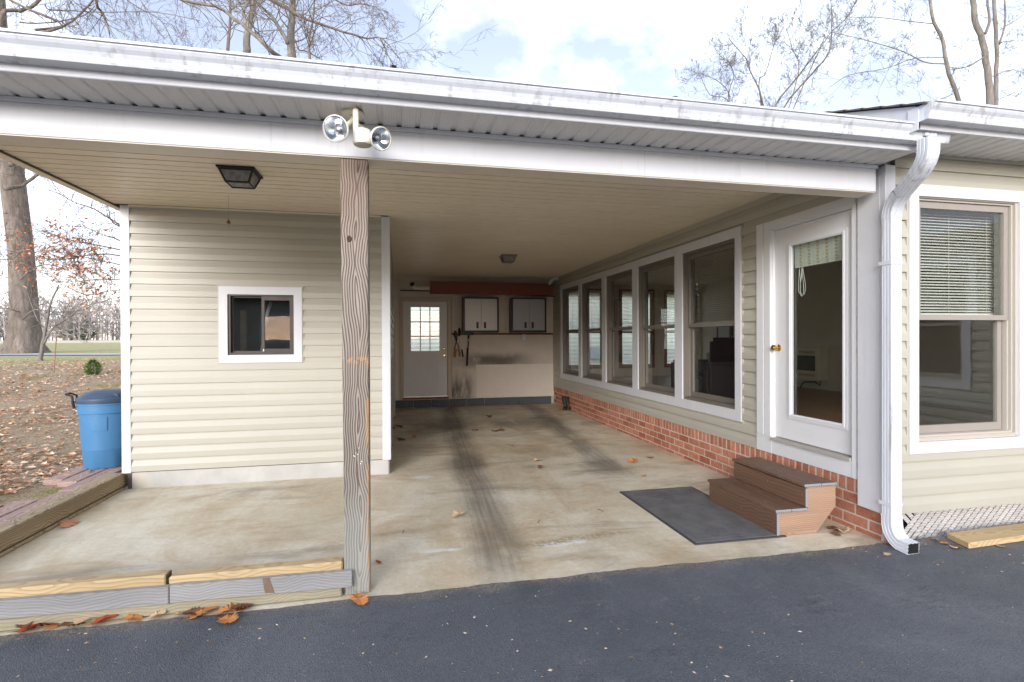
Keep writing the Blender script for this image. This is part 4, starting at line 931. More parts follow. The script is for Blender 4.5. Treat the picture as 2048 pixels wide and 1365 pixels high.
steps = thing('steps', 'brown composite two tread steps up to the white door', 'steps', (3.15, 3.95, 0))
SY0, SY1 = 3.525, 4.42
def deckboard(x0, x1, z1):
    m_ = MB(); n_ = int((x1 - x0) / .0155); pr_ = [(x0, z1), (x1, z1), (x1, z1 - .018)]
    for k in range(n_):                                      # grooved underside shows on the cut end
        xa = x1 - (x1 - x0) * k / n_; w_ = (x1 - x0) / n_
        pr_ += [(xa - w_ * .25, z1 - .025), (xa - w_ * .55, z1 - .025), (xa - w_ * .62, z1 - .017), (xa - w_ * .95, z1 - .017)]
    pr_ += [(x0, z1 - .018)]
    m_.prism(pr_, lambda p, q, a: (p, a, q), SY0 - .012, SY1 + .01)
    o = build(m_, 'tread', M['deck'], steps, origin=((x0 + x1) / 2, 3.97, z1), recalc=True)
    e_ = MB(); e_.prism([(p, q) for p, q in pr_], lambda p, q, a: (p, a, q), SY0 - .0135, SY0 - .0121); build(e_, 'cut_end', M['end_cut'], o, recalc=True)
deckboard(2.845, 2.985, .208); deckboard(2.99, 3.13, .207); deckboard(3.105, 3.255, .392); deckboard(3.26, 3.405, .391)
for (x, z0, z1) in ((2.858, .006, .181), (3.118, .212, .358)):
    m_ = MB(); m_.box(x, x + .022, SY0 - .008, SY1, z0, z1); o = build(m_, 'riser', M['deck'], steps, origin=(x, 3.97, z0), bevel=.002)
    m_ = MB(); m_.box(x, x + .023, SY0 - .0095, SY0 - .0081, z0, z1); build(m_, 'cut_end', M['end_cut'], o)
    m_ = MB()
    for y in (SY0 + .03, 3.95, SY1 - .03): m_.lathe([(.004, 0), (.004, .0012)], (x, y, z0 + .09), (-1, 0, 0), 8)
    build(m_, 'screw', M['steel'], o)
for ya in (SY0 - .004, SY1 - .045, 3.95):
    m_ = MB(); m_.prism([(2.881, .004), (3.22, .004), (3.40, .20), (3.40, .366), (3.141, .366), (3.141, .182), (2.881, .182)], lambda p, q, a: (p, a, q), ya, ya + .038)
    build(m_, 'stringer', M['stringer'], steps, origin=(3.1, ya, .1), recalc=True)

# ------------------------------------------------------------------ downspouts
def rect_tube(path, w, h, parent, name, mat, side=Vector((1, 0, 0)), ribs=True, hollow=False):
    """corrugated rectangular pipe swept along a path lying in a plane; side = constant width direction"""
    if ribs:
        base = []
        def edge(p0, p1, nr):
            for k in range(nr):
                for f, dd in ((0, 0), (.62, 0), (.7, -.004), (.92, -.004)):
                    t_ = (k + f) / nr; q = p0.lerp(p1, t_); nrm = Vector((p1.y - p0.y, -(p1.x - p0.x))).normalized(); base.append(q + nrm * dd)
        a, b = w / 2, h / 2
        C = [Vector((-a, -b)), Vector((a, -b)), Vector((a, b)), Vector((-a, b))]
        for k in range(4): edge(C[k], C[(k + 1) % 4], 3)
    else: base = [Vector((-w / 2, -h / 2)), Vector((w / 2, -h / 2)), Vector((w / 2, h / 2)), Vector((-w / 2, h / 2))]
    vs = []; fs = []; n = len(base); P = [Vector(p) for p in path]
    for i, p in enumerate(P):
        t0 = (P[i] - P[i - 1]).normalized() if i > 0 else None; t1 = (P[i + 1] - P[i]).normalized() if i < len(P) - 1 else None
        t_ = ((t0 or t1) + (t1 or t0)).normalized(); s_ = (side - t_ * side.dot(t_)).normalized(); up = t_.cross(s_)
        for q in base: vs.append(p + s_ * q.x + up * q.y)
    for i in range(len(P) - 1):
        for k in range(n): fs.append((i * n + k, i * n + (k + 1) % n, (i + 1) * n + (k + 1) % n, (i + 1) * n + k))
    m_ = MB(); m_.add(vs, fs)
    return build(m_, name, mat, parent, recalc=True)
def bend(p0, p1, p2, n=7, crimp=.0):
    p0, p1, p2 = Vector(p0), Vector(p1), Vector(p2); return [p0.lerp(p1, t).lerp(p1.lerp(p2, t), t) for t in [i / n for i in range(n + 1)]]
dsx = 3.552
ds = thing('downspout', 'white corrugated downspout with two elbows at the house corner', 'downspout', (dsx, 3.17, 0))
T0 = Vector((3.435, 2.80, 2.862)); 
top = [T0 + Vector((0, 0, .0))] + bend((3.435, 2.80, 2.80), (3.437, 2.80, 2.715), (3.47, 2.91, 2.655), 8)
mid = [Vector((3.47, 2.91, 2.655)), Vector((3.515, 3.06, 2.575))]
low = bend((3.515, 3.06, 2.575), (3.55, 3.168, 2.515), (dsx, 3.168, 2.42), 8)
rect_tube(top, .10, .075, ds, 'elbow', M['gutter'], side=Vector((.85, .5, 0)).normalized() if False else Vector((1, 0, 0)))
rect_tube(mid, .094, .07, ds, 'offset_pipe', M['gutter'])
rect_tube(low, .10, .075, ds, 'elbow', M['gutter'])
rect_tube([(dsx, 3.168, 2.43), (dsx, 3.168, .20)], .096, .072, ds, 'pipe', M['gutter'])
foot = [Vector((dsx, 3.168, .235))] + bend((dsx, 3.168, .20), (dsx, 3.168, .085), (dsx + .004, 3.09, .052), 8) + [Vector((dsx + .006, 3.005, .046))]
rect_tube(foot, .104, .08, ds, 'elbow', M['gutter'])
m_ = MB(); f_ = Vector((dsx + .006, 3.012, .046)); m_.hexa([f_ + Vector((-.048, 0, -.036)), f_ + Vector((.048, 0, -.036)), f_ + Vector((.048, .004, -.036)), f_ + Vector((-.048, .004, -.036)), f_ + Vector((-.048, 0, .036)), f_ + Vector((.048, 0, .036)), f_ + Vector((.048, .004, .036)), f_ + Vector((-.048, .004, .036))]); build(m_, 'outlet_mouth', M['black'], ds)
for z in (2.08, .305):
    m_ = MB(); m_.box(dsx - .051, dsx + .051, 3.128, 3.1305, z, z + .028); m_.box(dsx - .0515, dsx - .0495, 3.13, 3.23, z, z + .028); m_.box(dsx + .0495, dsx + .0515, 3.13, 3.23, z, z + .028)
    m_.lathe([(.006, 0), (.006, .003)], (dsx + .03, 3.128, z + .014), (0, -1, 0), 8); build(m_, 'strap', M['gutter'], ds)
ds2 = thing('downspout', 'stub of white downspout dropping from the higher gutter into the lower one', 'downspout', (3.47, 2.74, 2.9))
rect_tube([(3.475, 2.845, 2.958), (3.475, 2.845, 2.89)], .095, .06, ds2, 'pipe', M['gutter'])

# ------------------------------------------------------------------ lattice skirting and yellow lumber by the house
lat = thing('lattice_skirting', 'white weathered diagonal lattice skirting below the house siding', 'lattice', (4.4, 3.30, .1))
LX0, LX1, LZ0, LZ1 = 3.72, 5.6, -.02, .222
def slat(x, dirn, y):
    w = .034; pts = []
    hgt = LZ1 - LZ0
    xa, xb = (x, x + hgt) if dirn > 0 else (x + hgt, x)
    if min(xa, xb) < LX0 - .0 or max(xa, xb) > LX1 + .3: return
    ww = w * math.sqrt(2)
    m_ = MB(); m_.hexa([(xa, y, LZ0), (xa + ww, y, LZ0), (xa + ww, y + .006, LZ0), (xa, y + .006, LZ0), (xb, y, LZ1), (xb + ww, y, LZ1), (xb + ww, y + .006, LZ1), (xb, y + .006, LZ1)])
    jx_ = random.uniform(-.001, .001); build(m_, 'slat', M['lattice'], lat, origin=((xa + xb) / 2, y + jx_, .1))
x = LX0
while x < LX1: slat(x, 1, 3.285); slat(x, -1, 3.2925); x += .0655
m_ = MB(); m_.box(LX0 - .01, LX1, 3.33, 3.36, -.05, .23); single(m_, 'crawl_space_wall', M['black'], 'dark board closing the crawl space behind the white lattice', 'wall', (4.5, 3.34, 0))
m_ = MB(); m_.hexa([(4.03, 2.99, .008), (5.6, 3.06, .008), (5.6, 3.245, .008), (4.08, 3.185, .008), (4.03, 2.99, .052), (5.6, 3.06, .052), (5.6, 3.245, .052), (4.08, 3.185, .052)])
single(m_, 'lumber_board', M['lumber'], 'yellow lumber plank lying on the asphalt beside the white lattice', 'board', (4.8, 3.1, .03), bevel=.004)

# ------------------------------------------------------------------ motion sensor floodlight under the eave
fl = thing('floodlight', 'yellowed twin floodlight with a motion sensor under the white eave', 'floodlight', (-.254, 3.09, 2.83))
mo = Vector((-.254, 3.085, 2.833)); bei = M['beige']
m_ = MB(); m_.lathe([(.062, 0), (.065, -.006), (.062, -.016), (.03, -.02)], mo, n=28); build(m_, 'mount', bei, fl, smooth='auto')
c1, c2 = at(672, 258, y=2.93), at(761, 278, y=2.955); sc = at(722, 268, y=2.99)
m_ = MB(); m_.box(sc.x - .042, sc.x - .012, sc.y - .016, sc.y + .016, sc.z - .055, mo.z - .018); build(m_, 'stem', bei, fl, bevel=.005)
m_ = MB(); m_.lathe([(.045, -.046), (.049, -.043), (.049, .028), (.045, .036), (.02, .037)], (sc.x + .008, sc.y + .01, sc.z - .014), n=24); sn = build(m_, 'sensor', bei, fl, smooth='auto')
m_ = MB(); vs = []
for z in (-.036, .02):
    for k in range(9):
        w = R(-150) + R(120) * k / 8; vs.append((sc.x + .008 + .0505 * math.cos(w), sc.y + .01 + .0505 * math.sin(w), sc.z - .014 + z))
m_.add(vs, [(k, k + 1, 10 + k, 9 + k) for k in range(8)]); build(m_, 'sensor_window', plain('milky_plastic', (.72, .73, .74), .25), sn)
refl = plain('reflector', (.82, .84, .87), .12, 1, .03)
for (c, aim, rad) in ((c1, Vector((-.30, -1, -.28)), .066), (c2, Vector((.62, -1, -.38)), .060)):
    aim.normalize()
    m_ = MB(); m_.tube([mo + Vector((0, -.005, -.018)), mo + Vector((0, -.015, -.05)), c - aim * .085], [.012, .013, .016], 10)
    build(m_, 'arm', bei, fl, smooth='auto')
    m_ = MB(); m_.lathe([(.022, -.095), (.03, -.09), (.034, -.06), (.05, -.035), (rad * .93, -.012), (rad * 1.05, -.004), (rad * 1.06, .008), (rad * .98, .012), (rad * .95, .004)], c, aim, 32, cap1=False); lp = build(m_, 'lamp', plain('lamp_shell', (.74, .70, .62), .35) if rad > .065 else bei, fl, smooth='auto')
    m_ = MB(); m_.lathe([(rad * .95, .003), (rad * .8, -.012), (rad * .55, -.028), (rad * .3, -.04), (.014, -.046)], c, aim, 32, cap0=False); build(m_, 'reflector', refl, lp, smooth='auto')
    m_ = MB(); m_.lathe([(.014, -.046), (.015, -.03), (.008, -.026)], c, aim, 14); build(m_, 'bulb_tip', M['steel'], lp, smooth='auto')
    m_ = MB(); m_.lathe([(rad * .96, .004), (rad * .7, .011), (rad * .35, .015), (.002, .016)], c, aim, 28, cap0=False); build(m_, 'lens', M['lens'], lp, smooth='auto')

# ------------------------------------------------------------------ ceiling lanterns
def frosted(name, c):
    t = NT(name); p = t.pos(); n = t.noise(p, 30, 4)
    a = t.n.new('ShaderNodeBsdfTranslucent'); a.inputs[0].default_value = c + (1,)
    b = t.n.new('ShaderNodeBsdfTransparent'); b.inputs[0].default_value = (.8, .8, .78, 1)
    g = t.n.new('ShaderNodeBsdfPrincipled'); g.inputs['Base Color'].default_value = c + (1,); g.inputs['Roughness'].default_value = .2
    m1 = t.n.new('ShaderNodeMixShader'); m1.inputs[0].default_value = .5; t.l.new(a.outputs[0], m1.inputs[1]); t.l.new(g.outputs[0], m1.inputs[2])
    m2 = t.n.new('ShaderNodeMixShader'); t.l.new(t.range(n, .3, .7, .35, .6), m2.inputs[0]); t.l.new(b.outputs[0], m2.inputs[1]); t.l.new(m1.outputs[0], m2.inputs[2])
    t.l.new(m2.outputs[0], t.o.inputs[0]); return t.m
frost = frosted('frosted_glass', (.68, .67, .64))
def lantern(cx, cyy, w, metal, label):
    z = CZ - .001; h = .115; b = w * .30; a = w / 2
    L = thing('ceiling_lantern', label, 'lantern', (cx, cyy, z), 'ceiling lanterns of the carport')
    m_ = MB(); m_.box(cx - a, cx + a, cyy - a, cyy + a, z - .018, z); build(m_, 'canopy', metal, L, bevel=.005)
    T = [(-a * .86, -a * .86), (a * .86, -a * .86), (a * .86, a * .86), (-a * .86, a * .86)]; B = [(-b, -b), (b, -b), (b, b), (-b, b)]
    m_ = MB(); r = .0085
    for k in range(4):
        j = (k + 1) % 4
        t0 = Vector((cx + T[k][0], cyy + T[k][1], z - .022)); b0 = Vector((cx + B[k][0], cyy + B[k][1], z - h)); b1 = Vector((cx + B[j][0], cyy + B[j][1], z - h)); t1 = Vector((cx + T[j][0], cyy + T[j][1], z - .022))
        m_.tube([t0, b0], r, 4); m_.tube([b0, b1], r, 4); m_.tube([t0, t1], r, 4)
    build(m_, 'frame', metal, L)
    for k in range(4):
        j = (k + 1) % 4; g = MB()
        vs = [Vector((cx + T[k][0] * .97, cyy + T[k][1] * .97, z - .022)), Vector((cx + T[j][0] * .97, cyy + T[j][1] * .97, z - .022)), Vector((cx + B[j][0] * .97, cyy + B[j][1] * .97, z - h)), Vector((cx + B[k][0] * .97, cyy + B[k][1] * .97, z - h))]
        off = Vector((T[k][0] + T[j][0], T[k][1] + T[j][1], 0)).normalized() * -.003
        g.add(vs + [v + off for v in vs], [(0, 1, 2, 3), (7, 6, 5, 4), (0, 4, 5, 1), (1, 5, 6, 2), (2, 6, 7, 3), (3, 7, 4, 0)]); build(g, 'pane', frost, L)
    g = MB(); g.box(cx - b, cx + b, cyy - b, cyy + b, z - h + .001, z - h + .004); build(g, 'pane', frost, L)
    m_ = MB(); m_.tube([(cx - .02, cyy, z - .018), (cx - .02, cyy, z - .05)], .014, 12); m_.lathe([(.012, .0), (.028, -.02), (.03, -.035), (.018, -.052), (.0, -.056)], (cx - .02, cyy, z - .045), n=14, cap1=False); build(m_, 'bulb', plain('opal_bulb', (.8, .79, .75), .3), L, smooth='auto')
q0 = at(478, 336, z=CZ)
lantern(-1.287, 4.72, .29, M['black'], 'black framed glass lantern on the ceiling above the small window')
lantern(1.80, 8.62, .27, plain('pewter', (.22, .21, .2), .4, .6), 'pewter glass lantern on the ceiling over the middle of the garage bay')
# a dead leaf hanging from a thread
tl = thing('hanging_leaf', 'curled brown leaf dangling on a spider thread before the store room wall', 'leaf', (-1.62, 5.55, 2.69))
m_ = MB(); m_.tube([(-1.62, 5.55, CZ), (-1.622, 5.55, 2.80), (-1.62, 5.55, 2.71), (-1.618, 5.55, 2.60)], .0012, 4); build(m_, 'thread', M['taupe'], tl)
m_ = MB(); m_.add([(-1.62, 5.55, 2.725), (-1.640, 5.545, 2.69), (-1.622, 5.535, 2.697), (-1.600, 5.55, 2.685), (-1.622, 5.56, 2.672)], [(0, 1, 2), (0, 2, 3), (1, 4, 2), (2, 4, 3)]); build(m_, 'blade', M['oakleaf_dark'], tl)

# ------------------------------------------------------------------ things on the rear wall
def tread_plate(name, c):
    t = NT(name); o = t.obj(); x, y, z = t.sep(o); k = 2 * math.pi / .052
    a = t.math('MULTIPLY', t.math('SINE', t.math('MULTIPLY', t.math('ADD', x, z), k)), t.math('SINE', t.math('MULTIPLY', t.math('SUBTRACT', x, z), k)))
    b = t.range(t.math('ABSOLUTE', a), .25, .6)
    col = t.mix(b, tuple(v * .55 for v in c), c)
    return t.out(col, .38, t.bump(b, .6, .004), .35)
def cabinet(x0, x1, z0, z1, body, plate, label):
    yf, yb = 11.60, BACK_Y - .026
    cbt = thing('wall_cabinet', label, 'cabinet', ((x0 + x1) / 2, (yf + yb) / 2, z0), 'steel wall cabinets')
    m_ = MB(); m_.box(x0, x1, yf + .02, yb, z0, z1); build(m_, 'body', body, cbt, bevel=.004)
    m_ = MB(); Fr('Y-', yf + .02).ring(m_, x0, x1, z0, z1, .04, .0, .02, wt=.035, wb=.045); build(m_, 'frame', body, cbt, bevel=.003)
    xm = (x0 + x1) / 2
    for a, b, hx in ((x0 + .042, xm - .002, xm - .085), (xm + .002, x1 - .042, xm + .085)):
        m_ = MB(); m_.box(a, b, yf + .002, yf + .019, z0 + .048, z1 - .038); d_ = build(m_, 'door', plate, cbt, origin=(a, yf, z0), bevel=.003)
        m_ = MB(); Fr('Y-', yf + .002).ring(m_, hx - .025, hx + .025, z0 + .095, z0 + .235, .007, 0, .007); m_.box(hx - .018, hx + .018, yf + .0005, yf + .0019, z0 + .102, z0 + .228); build(m_, 'handle', M['black'], d_)
darkb = plain('blue_black_steel', (.02, .022, .03), .4, .2)
cabinet(1.392, 2.205, 1.684, 2.482, darkb, tread_plate('bright_tread_plate', (.74, .74, .75)), 'black framed cabinet with bright silver tread plate doors above the hanging tools')
cabinet(2.495, 3.322, 1.686, 2.485, darkb, tread_plate('grey_tread_plate', (.50, .52, .56)), 'black framed cabinet with darker grey tread plate doors close to the house windows')
m_ = MB(); m_.box(.66, 3.47, 11.56, 11.60, 2.535, 2.815); single(m_, 'shelf_plank', M['redboard'], 'long red brown plank stored on brackets above the two cabinets', 'plank', (2.06, 11.58, 2.67), bevel=.004)
m_ = MB(); m_.tube([(.02, 11.70, 2.615), (1.3, 11.69, 2.60), (3.58, 11.69, 2.525)], .012, 8); single(m_, 'rod', M['bronze'], 'thin dark rod lying behind the red brown plank', 'rod', (1.8, 11.69, 2.57), smooth=True)
pv = thing('drain_pipe', 'short white pipe with a black open end resting above the garage door', 'pipe', (.45, 11.64, 2.67))
m_ = MB(); m_.tube([(.28, 11.56, 2.735), (.285, 11.6, 2.70), (.32, 11.63, 2.675), (.40, 11.64, 2.668), (.70, 11.64, 2.668)], .047, 14); build(m_, 'body', plain('old_white_pipe', (.66, .63, .58), .4), pv, smooth='auto')
m_ = MB(); m_.lathe([(.05, 0), (.05, .006), (.0, .007)], (.277, 11.552, 2.737), Vector((-.2, -1, .6)), 16, cap1=False); build(m_, 'open_end', M['black'], pv)
el = thing('gutter_elbow', 'spare white gutter elbow wedged above the plank by the ceiling', 'gutter elbow', (3.4, 11.55, 2.85))
e0, e1, e2, e3 = at(1098, 569, y=11.5), at(1106, 560, y=11.5), at(1113, 557.5, y=11.5), at(1120, 558.5, y=11.5)
rect_tube(bend(e0, at(1103, 558, y=11.5), e2, 6) + [e3], .075, .06, el, 'body', M['white'], side=Vector((0, 1, 0)))
# tools
def wp(u, v, y=11.86): return at(885 + u * 120 / 2048, 640 + v * 80 / 1365, y=y)
lop = thing('loppers', 'long loppers with white metal handles and black grips hanging on the wall', 'loppers', wp(590, 430))
m_ = MB(); m_.tube([wp(575, 270), wp(570, 330), wp(560, 420), wp(575, 560)], [.016, .026, .022, .02], 8); m_.tube([wp(600, 330), wp(610, 420), wp(545, 560)], [.014, .02, .016], 8); build(m_, 'blade', M['black'], lop)
m_ = MB(); m_.tube([wp(595, 560), wp(625, 740), wp(660, 1010)], .0095, 8); build(m_, 'handle', plain('white_tube', (.7, .7, .7), .35), lop)
m_ = MB(); m_.tube([wp(535, 570, 11.85), wp(505, 760, 11.85), wp(470, 1010, 11.85)], .0095, 8); build(m_, 'handle', bpy.data.materials['white_tube'], lop)
m_ = MB(); m_.tube([wp(660, 1010), wp(705, 1275)], .018, 8); build(m_, 'grip', M['black'], lop)
m_ = MB(); m_.tube([wp(470, 1010, 11.85), wp(450, 1130, 11.85), wp(440, 1270, 11.85)], .017, 8); build(m_, 'grip', M['black'], lop)
she = thing('hedge_shears', 'old hedge shears with brown wooden handles hanging by the garage door', 'shears', wp(440, 500))
m_ = MB(); m_.tube([wp(440, 370, 11.84), wp(440, 470, 11.84), wp(480, 650, 11.84), wp(480, 760, 11.84)], [.022, .04, .03, .012], 8); m_.tube([wp(330, 490, 11.845), wp(400, 490, 11.845), wp(450, 600, 11.845)], [.02, .024, .02], 8); build(m_, 'blade', plain('rusty_blade', (.09, .05, .035), .7, .3), she)
wh = plain('tool_handle_wood', (.36, .17, .06), .55)
for a, b, c_ in (((475, 760), (430, 900), (420, 1280)), ((500, 770), (545, 900), (605, 1250))):
    m_ = MB(); m_.tube([wp(*a, 11.83), wp(*b, 11.83)], .011, 8); build(m_, 'tang', M['bronze'], she)
    m_ = MB(); m_.tube([wp(*b, 11.83), wp((b[0] + c_[0]) / 2, (b[1] + c_[1]) / 2, 11.83), wp(*c_, 11.83)], [.018, .025, .022], 10); build(m_, 'handle', wh, she, smooth='auto')
bru = thing('snow_brush', 'long black handled brush hanging under the silver cabinet', 'brush', wp(880, 500))
m_ = MB(); a, b = wp(715, 440, 11.84), wp(1060, 520, 11.84); m_.box(a.x, b.x, 11.80, 11.85, b.z, a.z); build(m_, 'head', M['black'], bru, bevel=.008)
m_ = MB(); m_.tube([wp(895, 520, 11.83), wp(890, 640, 11.83)], .02, 8); m_.tube([wp(885, 740, 11.83), wp(875, 940, 11.83)], .013, 8); m_.tube([wp(865, 950, 11.83), at(934, 732, y=11.83)], .021, 8); build(m_, 'handle', M['black'], bru)
m_ = MB(); m_.tube([wp(890, 640, 11.83), wp(885, 740, 11.83)], .018, 8); build(m_, 'collar', M['steel'], bru)
a, b = at(1044, 669, y=11.84), at(1051, 681, y=11.84)
m_ = MB(); m_.box(a.x, b.x, 11.82, 11.86, b.z, a.z); single(m_, 'wall_clip', M['white'], 'small white clip hanging from the wooden ledge', 'clip', (a.x, 11.84, a.z), bevel=.006)
# cast boots in the corner
cast = plain('cast_iron', (.03, .031, .03), .6, .3); soleb = plain('red_brown_sole', (.20, .06, .03), .7)
for i, (u, lab) in enumerate(((1131, 'dark cast boot shaped ornament standing nearest the rear wall'), (1142, 'dark cast boot shaped ornament standing against the brick base'))):
    q = at(u, 820.5, z=0); b_ = thing('boot_ornament', lab, 'ornament', (q.x, q.y, 0), 'boot ornaments in the corner')
    m_ = MB(); m_.tube([(q.x - .03, q.y + .02, .29), (q.x - .02, q.y + .02, .2), (q.x, q.y + .01, .10), (q.x, q.y, .035)], [.055, .048, .045, .05], 10); m_.tube([(q.x, q.y + .01, .045), (q.x - .03, q.y - .07, .04), (q.x - .05, q.y - .12, .03)], [.05, .042, .026], 10); build(m_, 'shaft', cast, b_, smooth='auto')
    m_ = MB(); m_.hexa([(q.x - .05, q.y + .05, .001), (q.x - .09, q.y - .13, .001), (q.x - .01, q.y - .15, .001), (q.x + .05, q.y + .04, .001), (q.x - .05, q.y + .05, .016), (q.x - .09, q.y - .13, .016), (q.x - .01, q.y - .15, .016), (q.x + .05, q.y + .04, .016)]); build(m_, 'sole', soleb, b_)

# ------------------------------------------------------------------ blinds and the things in the sun room
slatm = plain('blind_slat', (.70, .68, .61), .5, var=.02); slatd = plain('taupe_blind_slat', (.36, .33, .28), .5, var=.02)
def blind(fr, a0, a1, ztop, zbot, label, each, tilt=.35, d=-.15, pitch=.0235, group='venetian blinds', slatm=slatm):
    b_ = thing('venetian_blind', label, 'blind', fr.p((a0 + a1) / 2, d, zbot), group)
    m_ = MB(); fr.box(m_, a0, a1, d - .02, d + .02, ztop - .035, ztop); build(m_, 'headrail', slatm, b_)
    m_ = MB(); fr.box(m_, a0, a1, d - .014, d + .014, zbot, zbot + .024); build(m_, 'bottom_rail', slatm, b_)
    m_ = MB()
    for f in (.08, .5, .92):
        a = a0 + (a1 - a0) * f; fr.box(m_, a - .001, a + .001, d + .0125, d + .0135, zbot, ztop)
    build(m_, 'cord', slatm, b_)
    w, c_, s_ = .0125, math.cos(tilt), math.sin(tilt)
    def shape(mb, z):
        pts = [(-w * c_, -w * s_ ), (0, .0022), (w * c_, w * s_)]
        mb.prism([(p, q) for p, q in pts] + [(p, q - .0006) for p, q in reversed(pts)], lambda p, q, a: fr.p(a, d + p, z - q), a0, a1)
    if each:
        base = MB(); shape(base, 0)
        o0 = fr.p(0, 0, 0); me = meshdata(base, 'slat', slatm)
        z = zbot + .04
        while z < ztop - .04:
            piece(me, 'slat', (0, 0, z + random.uniform(-.0012, .0012)), b_); z += pitch
    else:
        m_ = MB(); z = zbot + .04
        while z < ztop - .04: shape(m_, z + random.uniform(-.001, .001)); z += pitch
        stuff(build(m_, 'slats', slatm, b_))
    return b_
blind(fF, FW0 + .03, FW1 - .03, FZ1 - .01, 1.715, 'cream venetian blind lowered halfway behind the front window beside the downspout', True, .55)
labs = ['half lowered blind behind the window closest to the white door', 'half lowered blind behind the second window from the white door', 'half lowered blind behind the middle window of the five',
        'half lowered blind behind the second window from the rear wall', 'half lowered blind behind the window closest to the rear wall']
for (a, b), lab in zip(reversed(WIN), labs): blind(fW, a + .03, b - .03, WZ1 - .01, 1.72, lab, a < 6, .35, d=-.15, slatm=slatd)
for k, (a, b) in enumerate(BW):
    blind(Fr('Y-', RY1), a + .02, b - .02, BZ1, BZM + .03, ['blind in the far sun room window beside the inner corner', 'blind in the middle far window of the sun room', 'blind in the far sun room window seen past the armchair'][k], False, .05, d=.06, group='blinds of the far windows')
# roman shade and its cords on the door
def shade_mat():
    t = NT('patterned_shade'); o = t.pos(); x, y, z = t.sep(o)
    s1 = t.math('SINE', t.math('MULTIPLY', y, 62)); s2 = t.math('SINE', t.math('MULTIPLY', z, 210)); n = t.noise(o, 60, 3)
    band = t.range(t.math('ADD', s1, t.math('MULTIPLY', s2, .22)), .72, .9); b2 = t.range(t.math('SINE', t.math('MULTIPLY', y, 186)), .8, .95)
    col = t.mix(t.math('MULTIPLY', band, .75), (.62, .66, .58), (.42, .30, .14)); col = t.mix(t.math('MULTIPLY', b2, .3), col, (.45, .38, .22))
    return t.out(t.hsv(col, .5, 1, t.range(n, .3, .7, .9, 1.08)), .9)
shm = shade_mat()
rs = thing('roman_shade', 'folded pale green shade with brown chain stripes inside the glazed door', 'shade', (3.66, 3.93, 2.2))
m_ = MB()
for k, (z0, z1) in enumerate(((2.375, 2.42), (2.235, 2.385), (2.20, 2.24))): m_.box(3.652 + .004 * k, 3.664 + .004 * k, 3.60, 4.26, z0, z1)
build(m_, 'fabric', shm, rs, bevel=.003)
m_ = MB()
for (dy, dz, w) in ((.0, .27, .035), (.03, .24, .02), (-.012, .26, .05)):
    pts = [Vector((3.655, 4.165 + dy + w * math.sin(2 * math.pi * k / 16) * (1 - math.cos(2 * math.pi * k / 16)) / 2, 2.2 - dz * (1 - math.cos(2 * math.pi * k / 16)) / 2)) for k in range(17)]
    m_.tube(pts, .0022, 5)
build(m_, 'pull_cord', plain('cord_white', (.75, .72, .65)), rs)
# wall heater
hq = at(1612, 760, x=RX1); hy0, hy1 = hq.y - .05, hq.y + .62
hz0, hz1 = at(1600, 758, x=RX1 - .2).z, at(1600, 695, x=RX1 - .2).z
heat = thing('wall_heater', 'cream gas wall heater with a dark panel screen inside the room', 'heater', (RX1 - .1, 8.6, hz0))
hxa = RX1 - .22
yl, yr = at(1591, 720, x=hxa).y, at(1638, 720, x=hxa).y
hm = plain('cream_enamel', (.72, .66, .54), .4)
m_ = MB(); m_.box(hxa, RX1 - .016, yr, yl, hz0, hz1); build(m_, 'body', hm, heat, bevel=.012)
m_ = MB(); zz = hz0 + (hz1 - hz0) * .28; m_.box(hxa - .006, hxa + .002, yr + .09, yl - .05, zz, hz1 - (hz1 - hz0) * .25); build(m_, 'screen', M['black'], heat)
for zc in (hz1 - .09, hz0 + .09):
    for k in range(5):
        m_ = MB(); yy = yr + .1 + (yl - yr - .17) * k / 5; m_.box(hxa - .003, hxa + .001, yy, yy + .07, zc - .025, zc + .025); build(m_, 'grille', plain('heater_grille', (.45, .40, .31)) if k == 0 and zc > 1 else bpy.data.materials['heater_grille'], heat)
m_ = MB(); m_.tube([(RX1 - .1, yr + .1, hz0), (RX1 - .1, yr + .1, .66), (RX1 - .12, yr + .2, .72), (RX1 - .14, yr + .45, .70), (RX1 - .14, yr + .55, .585)], .012, 8); build(m_, 'gas_pipe', M['black'], heat)
# armchair, box pile and a small picture seen through the nearest window
fab = plain('dark_upholstery', (.035, .028, .032), .95, var=.2)
aq = at(1418, 760, x=4.55)
ch = thing('armchair', 'dark upholstered armchair standing just inside the nearest window', 'armchair', (4.55, aq.y, .58))
ax_, ay_ = 4.55, aq.y
m_ = MB(); m_.box(ax_ - .36, ax_ + .3, ay_ - .38, ay_ + .38, .66, 1.0); build(m_, 'seat', fab, ch, bevel=.05, seg=2)
m_ = MB(); m_.box(ax_ + .22, ax_ + .42, ay_ - .38, ay_ + .38, .66, 1.55); build(m_, 'backrest', fab, ch, bevel=.06, seg=2)
for sg in (-1, 1):
    m_ = MB(); m_.box(ax_ - .36, ax_ + .3, ay_ + sg * .38, ay_ + sg * .52, .66, 1.2); build(m_, 'armrest', fab, ch, bevel=.04, seg=2)
for sx in (-.3, .35):
    for sy in (-.42, .42): m_ = MB(); m_.box(ax_ + sx - .025, ax_ + sx + .025, ay_ + sy - .025, ay_ + sy + .025, .58, .66); build(m_, 'leg', oakw, ch)
